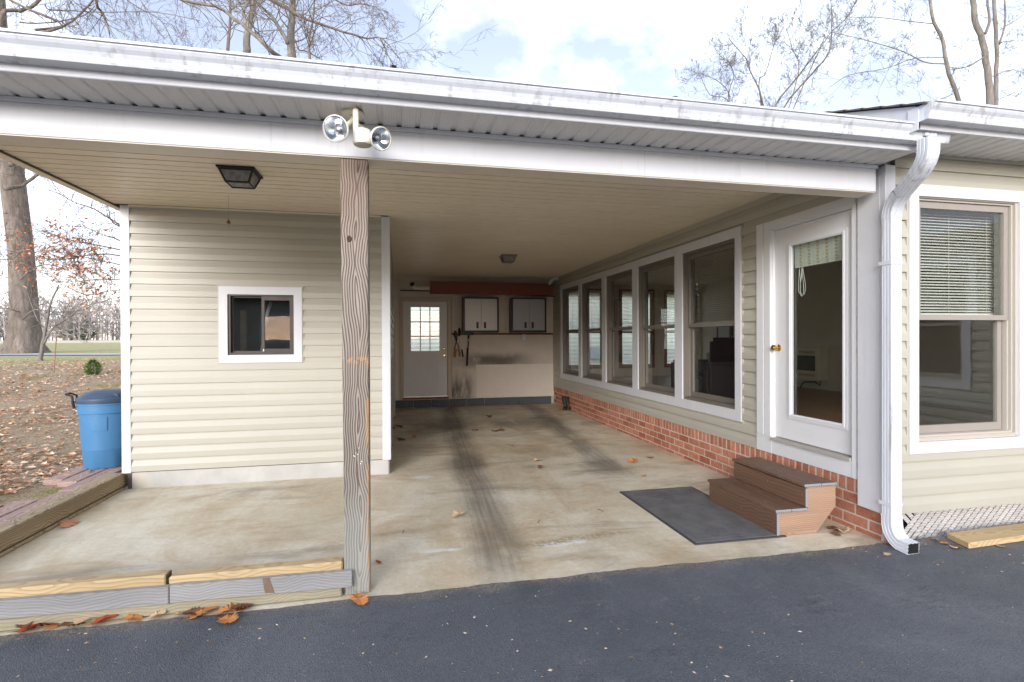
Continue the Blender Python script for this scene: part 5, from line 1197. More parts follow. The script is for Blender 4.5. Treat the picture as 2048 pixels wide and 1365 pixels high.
for k, (z0, h, w, c_) in enumerate(((.58, .28, .46, (.45, .42, .38)), (.86, .24, .44, (.52, .49, .45)), (1.10, .2, .42, (.40, .38, .36)))):
    q = at(1450, 760, x=5.2); m_ = MB(); m_.box(5.2 - w / 2, 5.2 + w / 2, q.y - w / 2, q.y + w / 2, z0 + .002, z0 + h)
    single(m_, 'storage_box', plain('box_card_%d' % k, c_, .7), ['grey box at the bottom of the pile beside the dark armchair', 'pale box in the middle of the pile beside the armchair', 'grey box on top of the pile beside the armchair'][k], 'box', (5.2, q.y, z0), 'boxes piled in the sun room', bevel=.01)
q = at(1450, 667, x=RX1); m_ = MB(); m_.box(RX1 - .03, RX1, q.y - .3, q.y + .3, q.z - .25, q.z + .25); pf = single(m_, 'picture_frame', M['black'], 'small dark picture frame on the far wall of the sun room', 'picture', (RX1, q.y, q.z), bevel=.005)
m_ = MB(); m_.box(RX1 - .034, RX1 - .0301, q.y - .22, q.y + .22, q.z - .15, q.z + .15); build(m_, 'picture_mount', plain('pale_mount', (.5, .5, .5)), pf)

# ------------------------------------------------------------------ houses behind and opposite
nb_ = thing('neighbouring_house', 'pale sided outbuilding close behind, seen through the windows and the garage door', 'house', (3, 16.4, 0))
fN = Fr('Y-', 16.4); pal = siding_mat('pale_green_white_vinyl', (.72, .74, .68))
core(fN, nb_, -2, 11, -.1, 3.1, [], .2, M['interior'], d=-.004); siding(fN, nb_, -2, 11, .35, 3.1, [], pal)
m_ = MB(); m_.box(-2, 11, 16.385, 16.45, -.1, .345); build(m_, 'footing', fm, nb_)
m_ = MB(); m_.hexa([(-2.3, 16.0, 3.05), (11.3, 16.0, 3.05), (11.3, 19, 4.2), (-2.3, 19, 4.2), (-2.3, 16.0, 3.15), (11.3, 16.0, 3.15), (11.3, 19, 4.3), (-2.3, 19, 4.3)]); build(m_, 'roof', M['shingle'], nb_)
q = at(1189, 706, y=16.36); m_ = MB(); m_.box(q.x - .16, q.x + .16, 16.28, 16.384, q.z - .2, q.z + .2); build(m_, 'meter_box', plain('meter_grey', (.5, .55, .6), .4, .3), nb_, bevel=.01)
op = thing('opposite_house', 'cream house across the driveway, mirrored in the small window', 'house', (-5, -11, 0))
fO = Fr('Y+', -11); core(fO, op, -11, -1.5, -.1, 3.2, [(-5.6, -4.2, 1.5, 2.5)], .2, M['interior'], d=-.004); siding(fO, op, -11, -1.5, .3, 3.2, [(-5.6, -4.2, 1.5, 2.5)])
m_ = MB(); fO.mitre(m_, -5.7, -4.1, 1.4, 2.6, .11, 0, .03); build(m_, 'window_casing', M['white'], op)
m_ = MB()
z = 1.53
while z < 2.48: fO.box(m_, -5.58, -4.22, -.05, -.02, z, z + .028); z += .052
stuff(build(m_, 'blind_slats', slatm, op))
m_ = MB(); m_.hexa([(-11.4, -15, 4.6), (-1.1, -15, 4.6), (-1.1, -10.6, 3.15), (-11.4, -10.6, 3.15), (-11.4, -15, 4.7), (-1.1, -15, 4.7), (-1.1, -10.6, 3.25), (-11.4, -10.6, 3.25)]); build(m_, 'roof', M['shingle'], op)

# ------------------------------------------------------------------ trees
class Tree:
    def __init__(s, seed): s.rg = random.Random(seed); s.trunk = MB(); s.crown = MB(); s.tips = []
    def path(s, pts, sub=3, wob=.0):
        """smooth a limb through its control points"""
        P = [Vector(p) for p in pts]; out = []
        for i in range(len(P) - 1):
            p0, p1, p2, p3 = P[max(i - 1, 0)], P[i], P[i + 1], P[min(i + 2, len(P) - 1)]
            for k in range(sub):
                t = k / sub; q = .5 * ((2 * p1) + (p2 - p0) * t + (2 * p0 - 5 * p1 + 4 * p2 - p3) * t * t + (3 * p1 - p0 - 3 * p2 + p3) * t ** 3)
                if wob and (i or k): q = q + Vector((s.rg.gauss(0, wob), s.rg.gauss(0, wob), s.rg.gauss(0, wob)))
                out.append(q)
        out.append(P[-1]); return out
    def twig(s, p, d, ln, r, lev, up=.12, dens=1.0):
        rg = s.rg; n = 4 if lev < 2 else 3; pts = [p.copy()]; q = p.copy(); dd = d.normalized()
        for k in range(n):
            dd = (dd + Vector((rg.gauss(0, .2), rg.gauss(0, .2), rg.gauss(0, .2) + up * .5))).normalized(); q = q + dd * ln / n; pts.append(q.copy())
        s.crown.tube(pts, [max(r * (1 - .75 * k / n), .0045) for k in range(n + 1)], 3 if r < .02 else 5, cap=False)
        s.tips.append((pts[-1], dd))
        if lev < 3 and ln > .18:
            m = int((1.6 + 3.4 * rg.random()) * dens)
            for k in range(m):
                f = rg.uniform(.2, 1) * n; i = min(int(f), n - 1); b = pts[i].lerp(pts[i + 1], f - i)
                t = (pts[i + 1] - pts[i]).normalized(); side = Vector((rg.gauss(0, 1), rg.gauss(0, 1), rg.gauss(0, 1))); side = (side - t * side.dot(t)).normalized()
                s.twig(b, t * rg.uniform(.5, 1.1) + side * rg.uniform(.5, 1), ln * rg.uniform(.32, .62), max(r * .5, .003), lev + 1, up, dens)
    def limb(s, pts, r0, r1, twigs=10, tl=1.6, tr=.02, up=.15, trunk=False, dens=1.0, start=.15, sub=3, bias=None):
        P = s.path(pts, sub, r0 * .12); n = len(P)
        rad = [r0 + (r1 - r0) * (k / (n - 1)) for k in range(n)]
        (s.trunk if trunk else s.crown).tube(P, rad, 12 if r0 > .25 else 8 if r0 > .06 else 5)
        for k in range(twigs):
            f = s.rg.uniform(start, 1) * (n - 1); i = min(int(f), n - 2); b = P[i].lerp(P[i + 1], f - i); t = (P[i + 1] - P[i]).normalized()
            side = Vector((s.rg.gauss(0, 1), s.rg.gauss(0, 1), s.rg.gauss(0, 1)))
            if bias is not None: side = side + Vector(bias)
            side = (side - t * side.dot(t)).normalized()
            s.twig(b, t * s.rg.uniform(.2, .8) + side, tl * s.rg.uniform(.5, 1.2), min(tr, rad[i] * .6), 0, up, dens)
    def finish(s, name, label, base, bark, crown_mat=None, group=None):
        o = thing(name, label, 'tree', base, group)
        build(s.trunk, 'trunk', bark, o, smooth=True); stuff(build(s.crown, 'crown', crown_mat or bark, o, smooth=True)); return o
def px(Y, *uv, j=0): return [at(u, v, y=Y + (random.uniform(-j, j) if j else 0)) for u, v in uv]
rad_ = lambda w, Y: w / FPX * Y / .95 / 2
def down(q, r, tr, z=0, lean=.3):                             # carry a trunk from its lowest visible point to the ground
    b = Vector((q.x + lean, q.y + .2, z - .1)); tr.trunk.tube([b, b.lerp(q, .06) + Vector((0, 0, .1)), b.lerp(q, .5), q], [r * 1.9, r * 1.45, r * 1.2, r], 12); return b
GT = 'bare trees rising behind the roofs'
Y = 22.0
t = Tree(1)
A = px(Y, (582, 130), (583, 60), (585, 0), (588, -120), (580, -300)); b = down(A[0], rad_(15, Y), t)
t.limb(A, rad_(15, Y), rad_(6, Y), 26, 2.4, .03, .2, True, .7)
t.limb(px(Y - 1, (576, 88), (558, 55), (540, 30), (510, 0), (470, -60)), rad_(7, Y), rad_(3, Y), 12, 2.0, .02)
t.limb([A[0]] + px(Y - 2, (545, 104), (505, 65), (470, 40), (430, 12), (360, -2), (300, -60)), rad_(8, Y), rad_(3, Y), 16, 2.2, .02)
t.limb(px(Y + 1, (590, 80), (598, 100), (612, 103), (640, 118)), rad_(3.5, Y), rad_(1.5, Y), 9, 1.5, .014)
t.finish('bare_tree', 'bare tree with a straight forking trunk rising above the carport roof', b, M['bark_pale'], group=GT)
Y = 24.0; t = Tree(2)
A = px(Y, (492, 110), (494, 75), (502, 40), (508, -10), (515, -150)); b = down(A[0], rad_(13, Y), t)
t.limb(A, rad_(13, Y), rad_(7, Y), 16, 2.2, .025, .2, True, .7)
t.limb(px(Y, (493, 50), (487, 30), (490, 15), (500, -5), (495, -60)), rad_(6, Y), rad_(3, Y), 8, 1.6, .02)
t.finish('bare_tree', 'pale bare trunk with a knobbly side fork above the carport roof', b, M['bark_pale'], group=GT)
Y = 27.0; t = Tree(3)
A = px(Y, (455, 105), (458, 60), (461, 20), (455, -60)); b = down(A[0], rad_(6, Y), t)
t.limb(A, rad_(6, Y), rad_(3, Y), 22, 2.4, .02, .25, True, .8); t.finish('bare_tree', 'slender twiggy bare tree rising above the gutter', b, M['bark'], group=GT)
Y = 20.0; t = Tree(4)
A = px(Y, (620, 135), (618, 80), (625, 40), (630, -20)); b = down(A[0], rad_(5, Y), t, lean=.1)
t.limb(A, rad_(5, Y), rad_(2, Y), 22, 2.1, .015, .1, True)
t.limb(px(Y, (525, -10), (570, 15), (600, 33), (640, 48), (690, 65), (735, 77), (765, 78), (800, 118)), rad_(7, Y), rad_(1.4, Y), 34, 2.2, .014, -.15, dens=1.1)
t.limb(px(Y + 2, (640, -20), (690, 10), (720, 8), (755, 15)), rad_(3.5, Y), rad_(1.4, Y), 16, 1.5, .012, 0)
t.finish('bare_tree', 'fine twigged bare tree with a long drooping branch above the gutter', b, M['bark'], group=GT)
# trees over the house wing
Y = 24.0; t = Tree(5)
q = at(1540, 330, y=Y); b = down(q, rad_(9, Y), t)
for pts, w0, w1, tw in ((((1530, 235), (1519, 180), (1500, 142), (1490, 115), (1458, 78)), 5, 1.6, 16), (((1518, 172), (1530, 150), (1545, 100), (1556, 65)), 3.5, 1.3, 12),
                        (((1545, 225), (1600, 148), (1640, 95), (1650, 70)), 5.5, 1.6, 18), (((1562, 225), (1620, 152), (1658, 105), (1664, 45), (1660, -20)), 5.5, 1.6, 20), (((1597, 150), (1585, 100), (1572, 55)), 3, 1.2, 14), (((1640, 98), (1690, 40), (1715, 0)), 3, 1.2, 12)):
    t.limb([q] + px(Y, *pts, j=.3), rad_(w0 * .85, Y), rad_(w1, Y), int(tw * 1.7), 1.6, .011, .35, dens=1.25)
t.finish('bare_tree', 'many stemmed bare tree fanning out above the end of the carport gutter', b, M['bark'], group=GT)
Y = 26.0; t = Tree(6)
q = at(1458, 260, y=Y); b = down(q, rad_(4, Y), t)
for pts in (((1460, 205), (1455, 182), (1432, 160), (1394, 145)), ((1457, 190), (1468, 150), (1455, 120)), ((1455, 200), (1420, 190), (1400, 150))):
    t.limb([q] + px(Y, *pts, j=.2), rad_(2.6, Y), rad_(1, Y), 16, 1.2, .009, .2, dens=1.2)
t.finish('bare_tree', 'small bare treetop peeping over the middle of the gutter', b, M['bark'], group=GT)
Y = 21.0; t = Tree(7)
A = px(Y, (1925, 230), (1912, 185), (1893, 130), (1886, 82), (1868, 45), (1859, 0), (1850, -120)); b = down(A[0], rad_(10, Y), t)
t.limb(A, rad_(10, Y), rad_(5, Y), 6, 1.6, .018, .1, True, .7)
for pts, w0, tw in ((((1890, 128), (1850, 125), (1810, 105), (1758, 88), (1720, 78), (1662, 64)), 4.2, 16), (((1888, 115), (1830, 117), (1770, 138), (1700, 150), (1660, 175)), 3, 14), (((1870, 48), (1810, 42), (1755, 35), (1705, 36)), 3, 12), (((1908, 188), (1875, 200), (1840, 206)), 2.2, 6), (((1895, 135), (1930, 135), (1965, 115)), 2.2, 3)):
    t.limb(px(Y, *pts, j=.4), rad_(w0 * .8, Y), rad_(1.1, Y), int(tw * 1.5), 1.4, .010, .12, dens=1.15)
t.finish('bare_tree', 'bare crooked tree with long level branches above the house gutter', b, M['bark_pale'], group=GT)
Y = 23.0; t = Tree(8)
A = px(Y, (1982, 235), (1979, 190), (1976, 140), (1965, 85), (1950, 40), (1943, -10), (1930, -150)); b = down(A[0], rad_(16, Y), t)
t.limb(A, rad_(16, Y), rad_(10, Y), 8, 1.8, .018, .2, True, .7)
t.limb(px(Y, (1970, 68), (1979, 45), (1976, 10), (1970, -60)), rad_(6.5, Y), rad_(4, Y), 5, 1.5, .015)
t.limb(px(Y - 1, (1967, 115), (1940, 132), (1900, 140)), rad_(3.5, Y), rad_(1.2, Y), 9, 1.3, .012, -.1)
t.finish('bare_tree', 'stout pale trunk with a curved fork above the house gutter', b, M['bark_pale'], group=GT)
Y = 24.5; t = Tree(9)
A = px(Y, (1993, 235), (1992, 160), (1994, 100), (1990, 40), (1987, -40)); b = down(A[0], rad_(10, Y), t, lean=.5)
t.limb(A, rad_(10, Y), rad_(7, Y), 6, 1.6, .018, .2, True, .7)
t.limb(px(Y, (1997, 90), (2010, 50), (2008, -10)), rad_(5, Y), rad_(3, Y), 5, 1.5, .015)
for pts in (((1999, 85), (2030, 82), (2070, 84)), ((1993, 150), (2025, 140), (2060, 150)), ((1995, 200), (2030, 185), (2070, 160)), ((2000, 60), (2040, 35), (2080, 0))): t.limb(px(Y, *pts, j=.3), rad_(2.2, Y), rad_(1, Y), 14, 1.4, .010, .1, dens=1.2)
t.finish('bare_tree', 'slim bare double trunk standing just beside the stout pale one', b, M['bark_pale'], group=GT)

# the big oak on the lawn
def ground_hit(u, v):
    d = ray(u, v); best = None
    for k in range(40, 3000):
        r_ = k * .1; p = Vector((0, 0, EYE)) + d * r_
        if p.z <= terrain(p.x, p.y): return p
    return Vector((0, 0, EYE)) + d * 60
gb = ground_hit(46, 706); YO = gb.y; D = gb.dot(Vector((_F.x, _F.y, 0)))
rO = lambda w: w / FPX * D / 2
t = Tree(20)
ctr = [(46, 712, 84), (47, 704, 72), (48, 688, 60), (51, 665, 52), (50, 640, 47), (48, 600, 44), (42, 500, 40), (30, 400, 40), (22, 320, 38), (15, 260, 36), (7, 190, 33), (-3, 80, 30), (-14, -100, 24)]
vs = []; P = [at(u, v, y=YO) for u, v, w in ctr]; P[0].z -= .15; n_ = 22; fs = []
for i, (p, (u, v, w)) in enumerate(zip(P, ctr)):
    for k in range(n_):
        a = 2 * math.pi * k / n_; fl_ = 1 + (.16 if i < 2 else .05 if i < 4 else .025) * math.sin(a * 5 + i * .3) + .03 * math.sin(a * 3 + i)
        vs.append(p + Vector((math.cos(a) * rO(w) * fl_, math.sin(a) * rO(w) * fl_, 0)))
for i in range(len(P) - 1):
    for k in range(n_): fs.append((i * n_ + k, i * n_ + (k + 1) % n_, (i + 1) * n_ + (k + 1) % n_, (i + 1) * n_ + k))
t.trunk.add(vs, fs)
for pts, w0, w1, tw, tl, up in ((((10, 378), (45, 372), (72, 352), (95, 341), (118, 352), (150, 372)), 8, 2, 14, 1.6, -.2), (((20, 330), (45, 318), (60, 300), (80, 260)), 9, 6, 6, 1.6, 0),
    (((5, 190), (0, 37), (40, 22), (75, 5), (120, -60)), 9, 5, 10, 2.2, 0), (((-2, 80), (125, 54), (60, 20), (20, 0), (-20, -20)), 6, 3, 12, 2, 0), (((70, 60), (128, 52), (175, 15), (195, -20)), 5, 3, 14, 2, -.1),
    (((190, -60), (192, 5), (205, 28), (214, 50), (219, 68)), 6, 3, 12, 1.8, -.2), (((90, 10), (100, 20), (150, 22), (200, 25), (310, 25), (400, 42)), 2.6, 1.2, 26, 1.7, -.25), (((40, 45), (70, 47), (120, 43), (170, 30), (190, 12)), 3, 1.5, 10, 1.4, -.1),
    (((180, -70), (260, 5), (320, 40), (345, 85)), 2.2, 1, 18, 1.8, -.3), (((230, -60), (280, 0), (300, 40), (330, 80)), 2.0, 1, 14, 1.6, -.3), (((300, -60), (360, 0), (400, 20), (430, 60)), 2.4, 1, 18, 1.7, -.3), (((100, -60), (150, 5), (200, 40), (260, 75)), 2.0, 1, 14, 1.6, -.3)):
    t.limb(px(YO - .8, *pts, j=.5), rO(w0), rO(w1), tw, tl, .016, up, dens=.8)
for pts in (((40, 560), (58, 545), (85, 530), (120, 535), (170, 560)), ((45, 500), (20, 520), (-20, 515)), ((45, 640), (70, 620), (120, 625), (180, 618)), ((40, 625), (15, 618), (-30, 610))): t.limb(px(YO - 1, *pts, j=.3), rO(3.0), rO(1), 12, 1.3, .01, -.1, dens=.7)
t.finish('oak_tree', 'massive oak trunk with flared roots standing on the lawn', (gb.x, gb.y, gb.z), M['bark'])
# young beech behind the store room, its low sprays still in russet leaf
Yb = 14.0; t = Tree(30); bx0 = at(330, 600, y=Yb); zb = terrain(bx0.x, Yb)
t.limb([(bx0.x, Yb, zb - .1), (bx0.x, Yb, 2.5), (bx0.x + .1, Yb, 4.5), (bx0.x, Yb, 6.5)], .11, .03, 0, trunk=True)
leafy = []
for pts, w0, tw, tl, lf in ((((330, 520), (260, 462), (235, 448), (190, 420), (150, 405), (110, 385), (60, 372)), 4, 18, 1.3, 0), (((330, 470), (245, 455), (222, 440), (215, 415), (190, 385)), 3, 10, 1.0, 0), (((330, 540), (240, 482), (205, 470), (170, 455), (140, 452)), 3, 10, 1.0, 0),
    (((330, 520), (240, 500), (190, 490), (130, 478), (80, 462)), 3, 30, .6, 1), (((330, 545), (240, 512), (180, 510), (120, 520), (60, 512), (10, 500)), 3, 34, .55, 1), (((330, 560), (240, 560), (190, 560), (150, 565)), 2.6, 24, .5, 1), (((330, 555), (240, 530), (200, 522), (150, 512), (95, 520)), 2.6, 26, .5, 1), (((330, 590), (240, 580), (170, 590), (115, 560)), 2, 10, .8, 2)):
    k0 = len(t.tips); t.limb(px(Yb, *pts, j=.35), w0 / FPX * Yb / 2, .006, tw, tl, .008, -.05, dens=.8, start=.3)
    if lf: leafy += [(p, d, lf) for p, d in t.tips[k0:]]
beech = t.finish('beech_tree', 'young beech holding russet dead leaves beside the store room corner', (bx0.x, Yb, zb), M['bark'])
m_ = MB(); rg = random.Random(5)
for p, d, lf in leafy:
    if rg.random() > (.85 if lf == 1 else .15): continue
    for k in range(rg.randint(1, 3)):
        c_ = p + Vector((rg.gauss(0, .05), rg.gauss(0, .05), rg.gauss(0, .03))); a = Vector((rg.gauss(-.4, 1), rg.gauss(0, 1), rg.gauss(-.5, .4))).normalized(); b = a.cross(Vector((rg.gauss(0, .4), rg.gauss(0, .4), 1))).normalized(); L_ = rg.uniform(.06, .11)
        m_.add([c_, c_ + a * L_ * .45 + b * L_ * .24, c_ + a * L_, c_ + a * L_ * .45 - b * L_ * .24 + Vector((0, 0, .012))], [(0, 1, 2), (0, 2, 3)])
stuff(build(m_, 'leaves', M['russet'], beech))
# sapling with its stake, round evergreen shrub
g = ground_hit(81, 722); t = Tree(40); D2 = g.y
t.limb([(g.x, g.y, g.z - .05)] + px(D2, (84, 695), (90, 665), (97, 630), (103, 600), (118, 570)), .07, .02, 8, .9, .01, .2, True, .7)
t.limb(px(D2, (86, 690), (100, 665), (116, 648), (140, 635), (165, 615), (210, 602)), .045, .01, 10, .9, .009, .1, dens=.7)
t.limb(px(D2, (92, 660), (75, 640), (60, 600), (50, 575)), .02, .008, 8, .8, .008, .1, dens=.7)
t.limb(px(D2, (110, 655), (150, 650), (190, 656), (240, 660)), .02, .006, 10, .7, .007, .0, dens=.7)
t.finish('sapling', 'thin forked sapling growing just before the massive oak', tuple(g), M['bark_pale'])
g = ground_hit(107, 748); m_ = MB(); tp = at(113, 672, y=g.y); m_.tube([(g.x, g.y, g.z - .1), (tp.x, tp.y, tp.z)], .012, 6); single(m_, 'stake', plain('rusty_stake', (.25, .13, .09), .8), 'thin rusty stake stuck in the leafy ground near the sapling', 'stake', tuple(g))
g = ground_hit(186, 750); m_ = MB(); rg = random.Random(9); hh = 20 / FPX * g.y / .8
for k in range(1500):
    th, f = rg.uniform(0, 6.283), rg.random(); rr = hh * .46 * math.sin(math.pi * min(.12 + f * .88, 1)) ** .7 * rg.uniform(.35, 1.12)
    c_ = Vector((g.x + rr * math.cos(th), g.y + rr * math.sin(th), g.z + hh * f)); a = Vector((math.cos(th), math.sin(th), rg.uniform(.2, 1.4))).normalized(); b = a.cross(Vector((rg.gauss(0, 1), rg.gauss(0, 1), rg.gauss(0, 1)))).normalized(); L_ = hh * rg.uniform(.09, .2)
    m_.add([c_ - b * L_ * .13, c_ + b * L_ * .13, c_ + a * L_], [(0, 1, 2)])
sh = thing('evergreen_shrub', 'small round green shrub growing in the fallen leaves', 'shrub', tuple(g)); stuff(build(m_, 'foliage', M['evergreen'], sh))
m_ = MB(); m_.tube([(g.x, g.y, g.z - .03), (g.x, g.y, g.z + hh * .7)], .012, 6); build(m_, 'stem', M['bark'], sh)
# far wood
m_ = MB(); gm = MB(); rg = random.Random(77)
for k in range(420):
    az = R(rg.uniform(-62, -16)); d_ = rg.uniform(120, 185); x, y = d_ * math.sin(az), d_ * math.cos(az); h = rg.uniform(5.5, 10.5) * (d_ / 150); z0 = terrain(x, y)
    green = rg.random() < .07
    if green: h *= .55
    T = gm if green else m_
    T.tube([(x, y, z0), (x + rg.gauss(0, .3), y, z0 + h * .9)], [.16, .03], 3, cap=False)
    for i in range(95):
        f = rg.random() ** .8; w = h * (.32 if not green else .25) * (math.sin(math.pi * min(.3 + f * .7, 1)) if not green else (1.05 - f)); a = rg.uniform(0, 6.283); rr = w * math.sqrt(rg.random())
        c_ = Vector((x + rr * math.cos(a), y + rr * math.sin(a), z0 + h * (.04 + .96 * f))); L_ = rg.uniform(.4, 1.5); dr = Vector((math.cos(a) * .7 + rg.gauss(0, .4), math.sin(a) * .7 + rg.gauss(0, .4), rg.uniform(.1, 1.2))).normalized(); wd = rg.uniform(.05, .16) if not green else .28
        s_ = dr.cross(Vector((rg.gauss(0, 1), rg.gauss(0, 1), rg.gauss(0, 1)))).normalized() * wd
        T.add([c_ - s_, c_ + s_, c_ + dr * L_], [(0, 1, 2)])
tag(build(m_, 'far_woods', M['wood_mass']), 'grey brown bare wood along the far side of the field', 'woods', kind='stuff')
tag(build(gm, 'far_pines', M['far_green']), 'dark green evergreens dotted along the far wood', 'woods', kind='stuff')

# ------------------------------------------------------------------ leaves
m_ = MB(); rg = random.Random(3); cnt = 0
while cnt < 17000:
    d_ = 4.2 + 20 * rg.random() ** 1.5; az = R(rg.uniform(-62, -20)); x, y = d_ * math.sin(az), d_ * math.cos(az)
    if x > -3.0 or y < 3.4 or (x > -3.5 and y < 7.1 and rg.random() < .93): continue
    if math.sin(x * 1.9 + 2 * math.sin(y * .8)) * math.sin(y * 1.3) > .45 and rg.random() < .7: continue
    cnt += 1; z = terrain(x, y) + rg.uniform(.004, .03); L_ = rg.uniform(.045, .105); a = rg.uniform(0, 6.283); ca, sa = math.cos(a), math.sin(a); tl_ = rg.uniform(-.35, .35)
    q = lambda p, r_, h: (x + (ca * p - sa * r_) * L_, y + (sa * p + ca * r_) * L_, z + h * L_ + tl_ * p * L_ * .4 + .006)
    m_.add([q(-.5, 0, .02), q(-.05, .3, .12 + rg.uniform(-.1, .2)), q(.5, 0, .05), q(-.05, -.3, .12 + rg.uniform(-.1, .2))], [(0, 2, 1), (0, 3, 2)])
tag(build(m_, 'fallen_leaves', M['litter']), 'brown fallen leaves covering the lawn beside the carport', 'leaves', kind='stuff')
def oak_leaf(rg, L_):
    """lobed oak leaf, curled, as a fan round its midrib"""
    pts = []; n = 5
    for sgn in (1, -1):
        side = []
        for k in range(n):
            f = (k + .5) / n; w = (.20 + .16 * math.sin(math.pi * f)) * rg.uniform(.85, 1.2); side += [(f - .07, w * .32 * sgn), (f + .05, w * 1.25 * sgn), (f + .09, w * 1.0 * sgn)]
        pts.append(side)
    mid = [(k / 6, 0) for k in range(7)]
    out = [(0, 0)] + pts[0] + [(1.06, 0)] + pts[1][::-1]
    cu, cv = rg.uniform(-.5, .9), rg.uniform(.2, 1.3)
    z = lambda p, q: cv * q * q + cu * (p - .5) ** 2 * .5 + rg.uniform(-.012, .012)
    return [(p * L_, q * L_, max(z(p, q), -.02) * L_) for p, q in out] + [((-.28) * L_, .0, .05 * L_)]
def put_leaf(name, q, L_, mat, label, seed, group, rot=None, lift=.004):
    rg = random.Random(seed); pts = oak_leaf(rg, L_); a = rg.uniform(0, 6.283) if rot is None else rot; ca, sa = math.cos(a), math.sin(a); tx, ty = rg.uniform(-.25, .25), rg.uniform(-.2, .2)
    n = len(pts) - 1; mz = 1e9; V = []
    for p in pts:
        V.append([p[0] * ca - p[1] * sa, p[0] * sa + p[1] * ca, p[2] + p[0] * tx + p[1] * ty]); mz = min(mz, V[-1][2])
    V = [(v[0] + q.x, v[1] + q.y, v[2] - mz + q.z + lift) for v in V]
    c_ = Vector((sum(v[0] for v in V[:n]) / n, sum(v[1] for v in V[:n]) / n, sum(v[2] for v in V[:n]) / n)); V.append(tuple(c_))
    m_ = MB(); m_.add(V, [(i, (i + 1) % n, n + 1) for i in range(n)] + [(0, n, 1)]); o = build(m_, name, mat, origin=(q.x, q.y, q.z)); return tag(o, label, 'leaf', group)
GE = 'oak leaves along the edge of the driveway'
lv = [((40, 1262), .17, 'oakleaf_red', 'large red oak leaf lying flat on the asphalt in the corner under the edging board', .3), ((70, 1248), .12, 'oakleaf_dark', 'dark red oak leaf tucked behind the large red one', 2.0),
      ((105, 1252), .12, 'oakleaf_orange', 'orange brown oak leaf leaning on the olive timber', 1.2), ((130, 1250), .10, 'oakleaf_dark', 'brown curled leaf between the orange and the tan leaf', .4), ((148, 1258), .13, 'oakleaf_tan', 'pale tan pointed leaf lying on the asphalt near the olive timber', .9),
      ((195, 1240), .11, 'oakleaf_red', 'narrow red brown leaf beside the olive timber', .2), ((255, 1237), .08, 'oakleaf_orange', 'single small orange leaf against the olive timber', .1), ((308, 1226), .08, 'oakleaf_tan', 'small tan leaf stuck to the olive timber', .1),
      ((378, 1240), .13, 'oakleaf_orange', 'orange leaf at the outer end of the leaf cluster below the knot', .6), ((402, 1232), .12, 'oakleaf_dark', 'brown leaf in the cluster below the board knot', 2.8), ((430, 1232), .14, 'oakleaf_orange', 'bright orange oak leaf on top of the leaf cluster', .2),
      ((440, 1240), .11, 'oakleaf_orange', 'orange oak leaf hanging out of the cluster over the asphalt', -.6), ((462, 1225), .11, 'oakleaf_dark', 'rust leaf at the inner end of the leaf cluster', .4), ((345, 1236), .06, 'oakleaf_tan', 'little tan leaf between the leaf cluster and the corner', .5),
      ((713, 1192), .12, 'oakleaf_orange', 'orange oak leaf trapped under the foot of the wooden post', -1.2)]
for i, ((u, v), L_, mt, lab, ro) in enumerate(lv):
    q = at(u, v, z=.006); q.y = min(q.y, 3.235); put_leaf('oak_leaf', q, L_, M[mt], lab, 100 + i, GE, ro)
GF = 'dead leaves lying on the garage floor'
fl_ = [((805, 856), .14, 'oakleaf_dark', 'curled brown leaf on the floor near the store room wall'), ((789, 861), .12, 'oakleaf_dark', 'brown leaf against the store room wall edge'), ((829, 874), .11, 'oakleaf_orange', 'lone orange brown leaf on the floor between wall and tyre track'), ((809, 882), .15, 'oakleaf_dark', 'dark curled leaf on the floor by the white corner post'),
       ((945, 861), .14, 'oakleaf_dark', 'dark leaf lying on the tyre track far into the bay'), ((985, 863), .13, 'oakleaf_dark', 'first leaf of the short row across the floor'), ((996, 862), .13, 'oakleaf_orange', 'middle leaf of the short row across the floor'), ((1008, 863), .12, 'oakleaf_dark', 'last leaf of the short row across the floor'),
       ((975, 834), .14, 'oakleaf_dark', 'leaf near the middle of the floor towards the rear wall'), ((1015, 893), .10, 'oakleaf_tan', 'small tan leaf alone in the middle of the floor'), ((1083, 921), .13, 'oakleaf_tan', 'flat tan leaf beside the second tyre track'), ((1272, 922), .15, 'oakleaf_orange', 'orange leaf on the floor near the brick base'),
       ((1303, 919), .12, 'oakleaf_orange', 'small orange leaf nearest the brick base'), ((905, 1037), .13, 'oakleaf_tan', 'thin tan leaf outline beside the near tyre track'), ((753, 1124), .05, 'oakleaf_red', 'tiny red leaf scrap on the slab beside the post'), ((152, 1043), .17, 'russet', 'curled pinkish leaf leaning on the long edging timber'), ((1082, 935), .08, 'oakleaf_dark', 'dark scrap of leaf in the second tyre track'), ((1283, 953), .06, 'oakleaf_orange', 'orange leaf fragment between mat and brick base')]
for i, ((u, v), L_, mt, lab) in enumerate(fl_): put_leaf('dead_leaf', at(u, v, z=0), L_, M[mt], lab, 300 + i, GF)
GS = 'dry leaves caught behind the steps'
for i, (x, y) in enumerate(((3.36, 3.50), (3.42, 3.56), (3.47, 3.50), (3.40, 3.44), (3.45, 3.60), (3.50, 3.56))):
    put_leaf('dry_leaf', Vector((x, y, 0)), .09, M['oakleaf_tan' if i % 2 else 'oakleaf_dark'], ['dry leaf furthest back under the steps by the brick base', 'dark dry leaf in the middle of the heap behind the steps', 'pale dry leaf touching the brick base behind the steps', 'dark dry leaf poking out nearest the driveway behind the steps', 'pale dry leaf wedged highest behind the steps', 'dark dry leaf tight against the brick wall by the steps'][i], 500 + i, GS)
GL = 'leaf scraps below the lattice'
